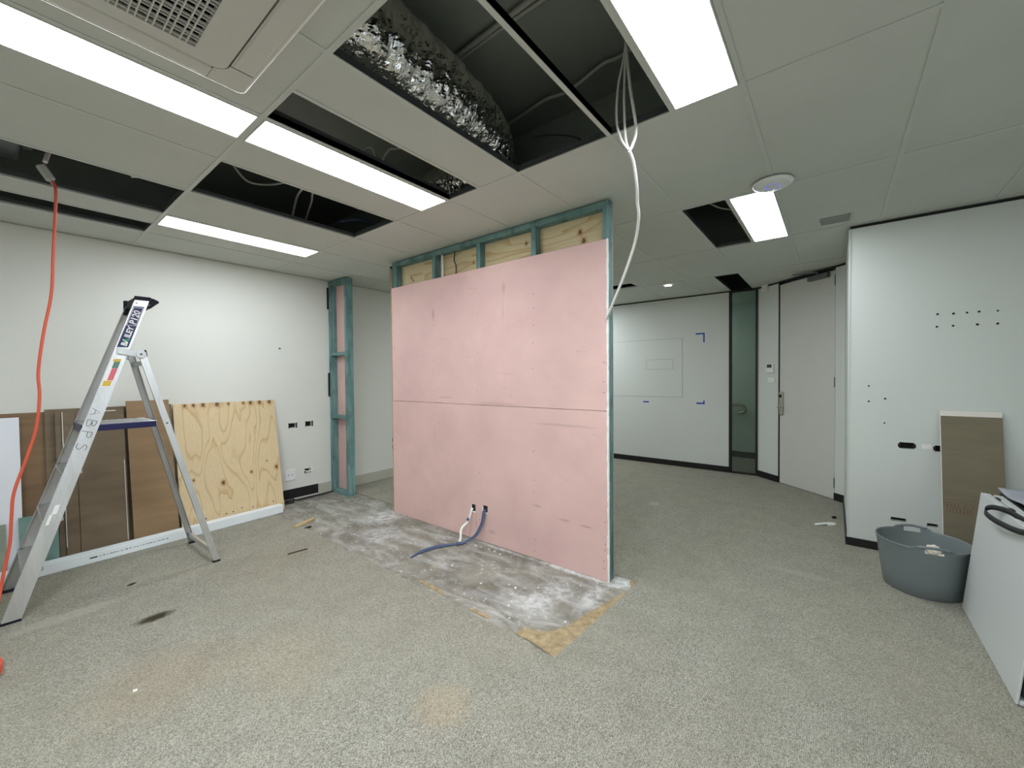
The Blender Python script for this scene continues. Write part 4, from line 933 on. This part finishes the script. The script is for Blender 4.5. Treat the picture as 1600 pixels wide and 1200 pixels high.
# folded table standing on its long edge
tb = thing('folding_table', 'white plastic folding table folded flat and leaning by the tub', 'table', (3.2, -.70, 0))
tv = Vector((0, -.072, .722)).normalized(); tu = Vector((1,0,0)); tn = Vector((0,1,0)) - tv*tv.y; tn.normalize()
to = Vector((0, -.628, .006))
def tbox(b, a, c, n_): return b.obox(to, tu, tv, tn, a, c, n_)
LX0, LX1, TH = 2.73, 3.68, .728
for (d0, d1) in ((-.010, 0), (-.088, -.078)):
    face = d1 == 0
    o_ = tbox(MB(), (LX0, LX1), (0, TH), (d0, d1)).build('table_half', M['table'], tb, bevel=.004)
    rim = (d0-.03, d0) if face else (d1, d1+.028)
    for a, c in (((LX0,LX1),(0,.022)), ((LX0,LX1),(TH-.022,TH)), ((LX0,LX0+.022),(.15,TH-.022)), ((LX1-.022,LX1),(.022,TH-.022))):
        tbox(MB(), a, c, rim).build('rim', M['table'], o_, bevel=.006, segs=3)
MB().obox(to, tu, tv, tn, (LX0+.002, LX0+.05), (.04,.145), (-.075,-.012)).build('leg_bracket', M['black'], tb, bevel=.006)
b = MB(); b.tube([to+tu*(LX0+.03)+tv*c+tn*-.044 for c in (.15,.68)], .012, 10).tube([to+tu*a+tv*.66+tn*-.044 for a in (LX0+.03, LX1-.05)], .012, 10)
b.build('leg_frame', M['vent'], tb, smooth=True)
for a in (3.54, 3.30): tbox(MB(), (a, a+.05), (TH-.003, TH+.003), (-.052,-.036)).build('latch', M['black'], tb, bevel=.001)
hp = [(3.02,.728,-.045),(3.10,.738,-.02),(3.20,.742,.004),(3.29,.728,.03),(3.33,.705,.045),(3.30,.688,.05),(3.20,.683,.042),(3.08,.69,.03),(2.96,.705,.022),(2.88,.722,.012),(2.85,.738,-.01),(2.86,.735,-.04)]
# carry strap: a flat webbing loop hanging over the top edge
sp = spline([to+tu*a+tv*c+tn*n_ for a, c, n_ in hp], 6); b = MB()
for j, p in enumerate(sp):
    for (dz, dn) in ((-.017,-.002), (.017,-.002), (.017,.002), (-.017,.002)): b.v.append(tuple(p + tv*dz*.8 + tn*dn + tu*0))
for j in range(len(sp)-1):
    for k in range(4): b.f.append((j*4+k, j*4+(k+1) % 4, (j+1)*4+(k+1) % 4, (j+1)*4+k))
b.f += [(0,1,2,3), tuple(len(b.v)-4+k for k in (3,2,1,0))]
st_ = b.build('carry_strap', M['black_matte'], tb, smooth=True)
bx = thing('storage_box', 'black box topped by a loose grey sheet behind the folded table', 'box', (3.7, -1.05, 0))
MB().box((3.36,4.0), (-1.25,-.86), (.001,.655)).build('box_body', M['black_matte'], bx, bevel=.012)
MB().box((3.34,4.02), (-1.27,-.845), (.655,.675)).build('lid', M['black_matte'], bx, bevel=.008)
b = MB(); gr = 12
for j in range(gr+1):
    for i in range(gr+1):
        x_ = 3.36+.66*i/gr; y_ = -.838-.36*j/gr; b.v.append((x_, y_, .692+.012*math.sin(i*.55)*math.cos(j*.4)+.006))
for j in range(gr):
    for i in range(gr):
        a = j*(gr+1)+i; b.f.append((a, a+1, a+gr+2, a+gr+1))
gs = b.build('grey_sheet', M['grey_sheet'], None, smooth=True); tag(gs, 'loose grey sheet lying on the black box behind the folded table', 'sheet')
so_ = gs.modifiers.new('thick', 'SOLIDIFY'); so_.thickness = .006

# ------------------------------------------------------------------ small litter on the floor
cl = MB().tube(spline([(4.86,.135,.006),(4.90,.09,.010),(4.955,.03,.012),(4.985,-.005,.008),(4.965,-.01,.006),(4.92,.04,.006)], 6), .012, 8).build('plastic_clip', M['white_plastic'], None, smooth=True)
tag(cl, 'bent white plastic strip on the carpet before the door', 'litter')
nb_ = MB().tube([(5.19,.005,.012),(5.21,-.02,.012)], .012, 10).build('cable_connector', M['black'], None); tag(nb_, 'tiny black connector on the carpet near the wall corner', 'litter')
wf = MB().prism([(1.775,4.135),(1.80,4.10),(2.02,4.195),(2.03,4.225),(1.99,4.23)], -.006, .012).build('timber_offcut', M['wood'], None, bevel=.002); tag(wf, 'yellowish timber splinter on the concrete left of the partition', 'offcut')
tg = MB().tube([(1.47,3.53,.004),(1.54,3.515,.007),(1.62,3.51,.004)], .0045, 6).build('dark_stick', M['twig'], None); tag(tg, 'thin dark stick on the carpet left of the cleared concrete', 'litter')
for pts_, lb_ in (([(.55,3.90),(.575,3.895),(.60,3.915),(.575,3.92)], 'small black scrap on the carpet between the ladder legs'),
                  ([(1.83,4.02),(1.86,4.0),(1.90,4.02),(1.87,4.04)], 'small black scrap on the concrete beside the timber splinter')):
    tag(MB().prism(pts_, .0 if 'carpet' in lb_ else -.008, .006).build('black_scrap', M['scrap'], None, bevel=.001), lb_, 'litter')
tag(MB().prism([(.37,2.55),(.385,2.548),(.388,2.562),(.373,2.565)], 0, .004).build('white_chip', M['plaster'], None), 'tiny white chip alone on the carpet in the left foreground', 'litter')
k = 0
for (x_, y_) in ((2.55,2.43),(2.55,2.36),(2.56,2.29),(2.56,2.22),(2.55,2.15),(2.57,2.05),(2.1,1.95),(2.02,2.12),(2.2,1.72),(2.3,1.6),(2.45,1.45),(2.5,1.38),(2.6,1.3),(2.0,1.62),(2.28,2.9),(2.1,3.2),(2.05,3.5)):
    s_ = rnd.uniform(.005,.011); n5 = [(x_+s_*math.cos(a+.3)*rnd.uniform(.6,1.2), y_+s_*math.sin(a+.3)*rnd.uniform(.6,1.2)) for a in [i*2*math.pi/6 for i in range(6)]]
    tag(MB().prism(n5, -.008, -.008+s_*.5).build('plaster_crumb', M['plaster'], None, bevel=.001), 'white plaster crumb on the bare concrete before the pink sheets', 'crumb', 'plaster crumbs on the concrete')
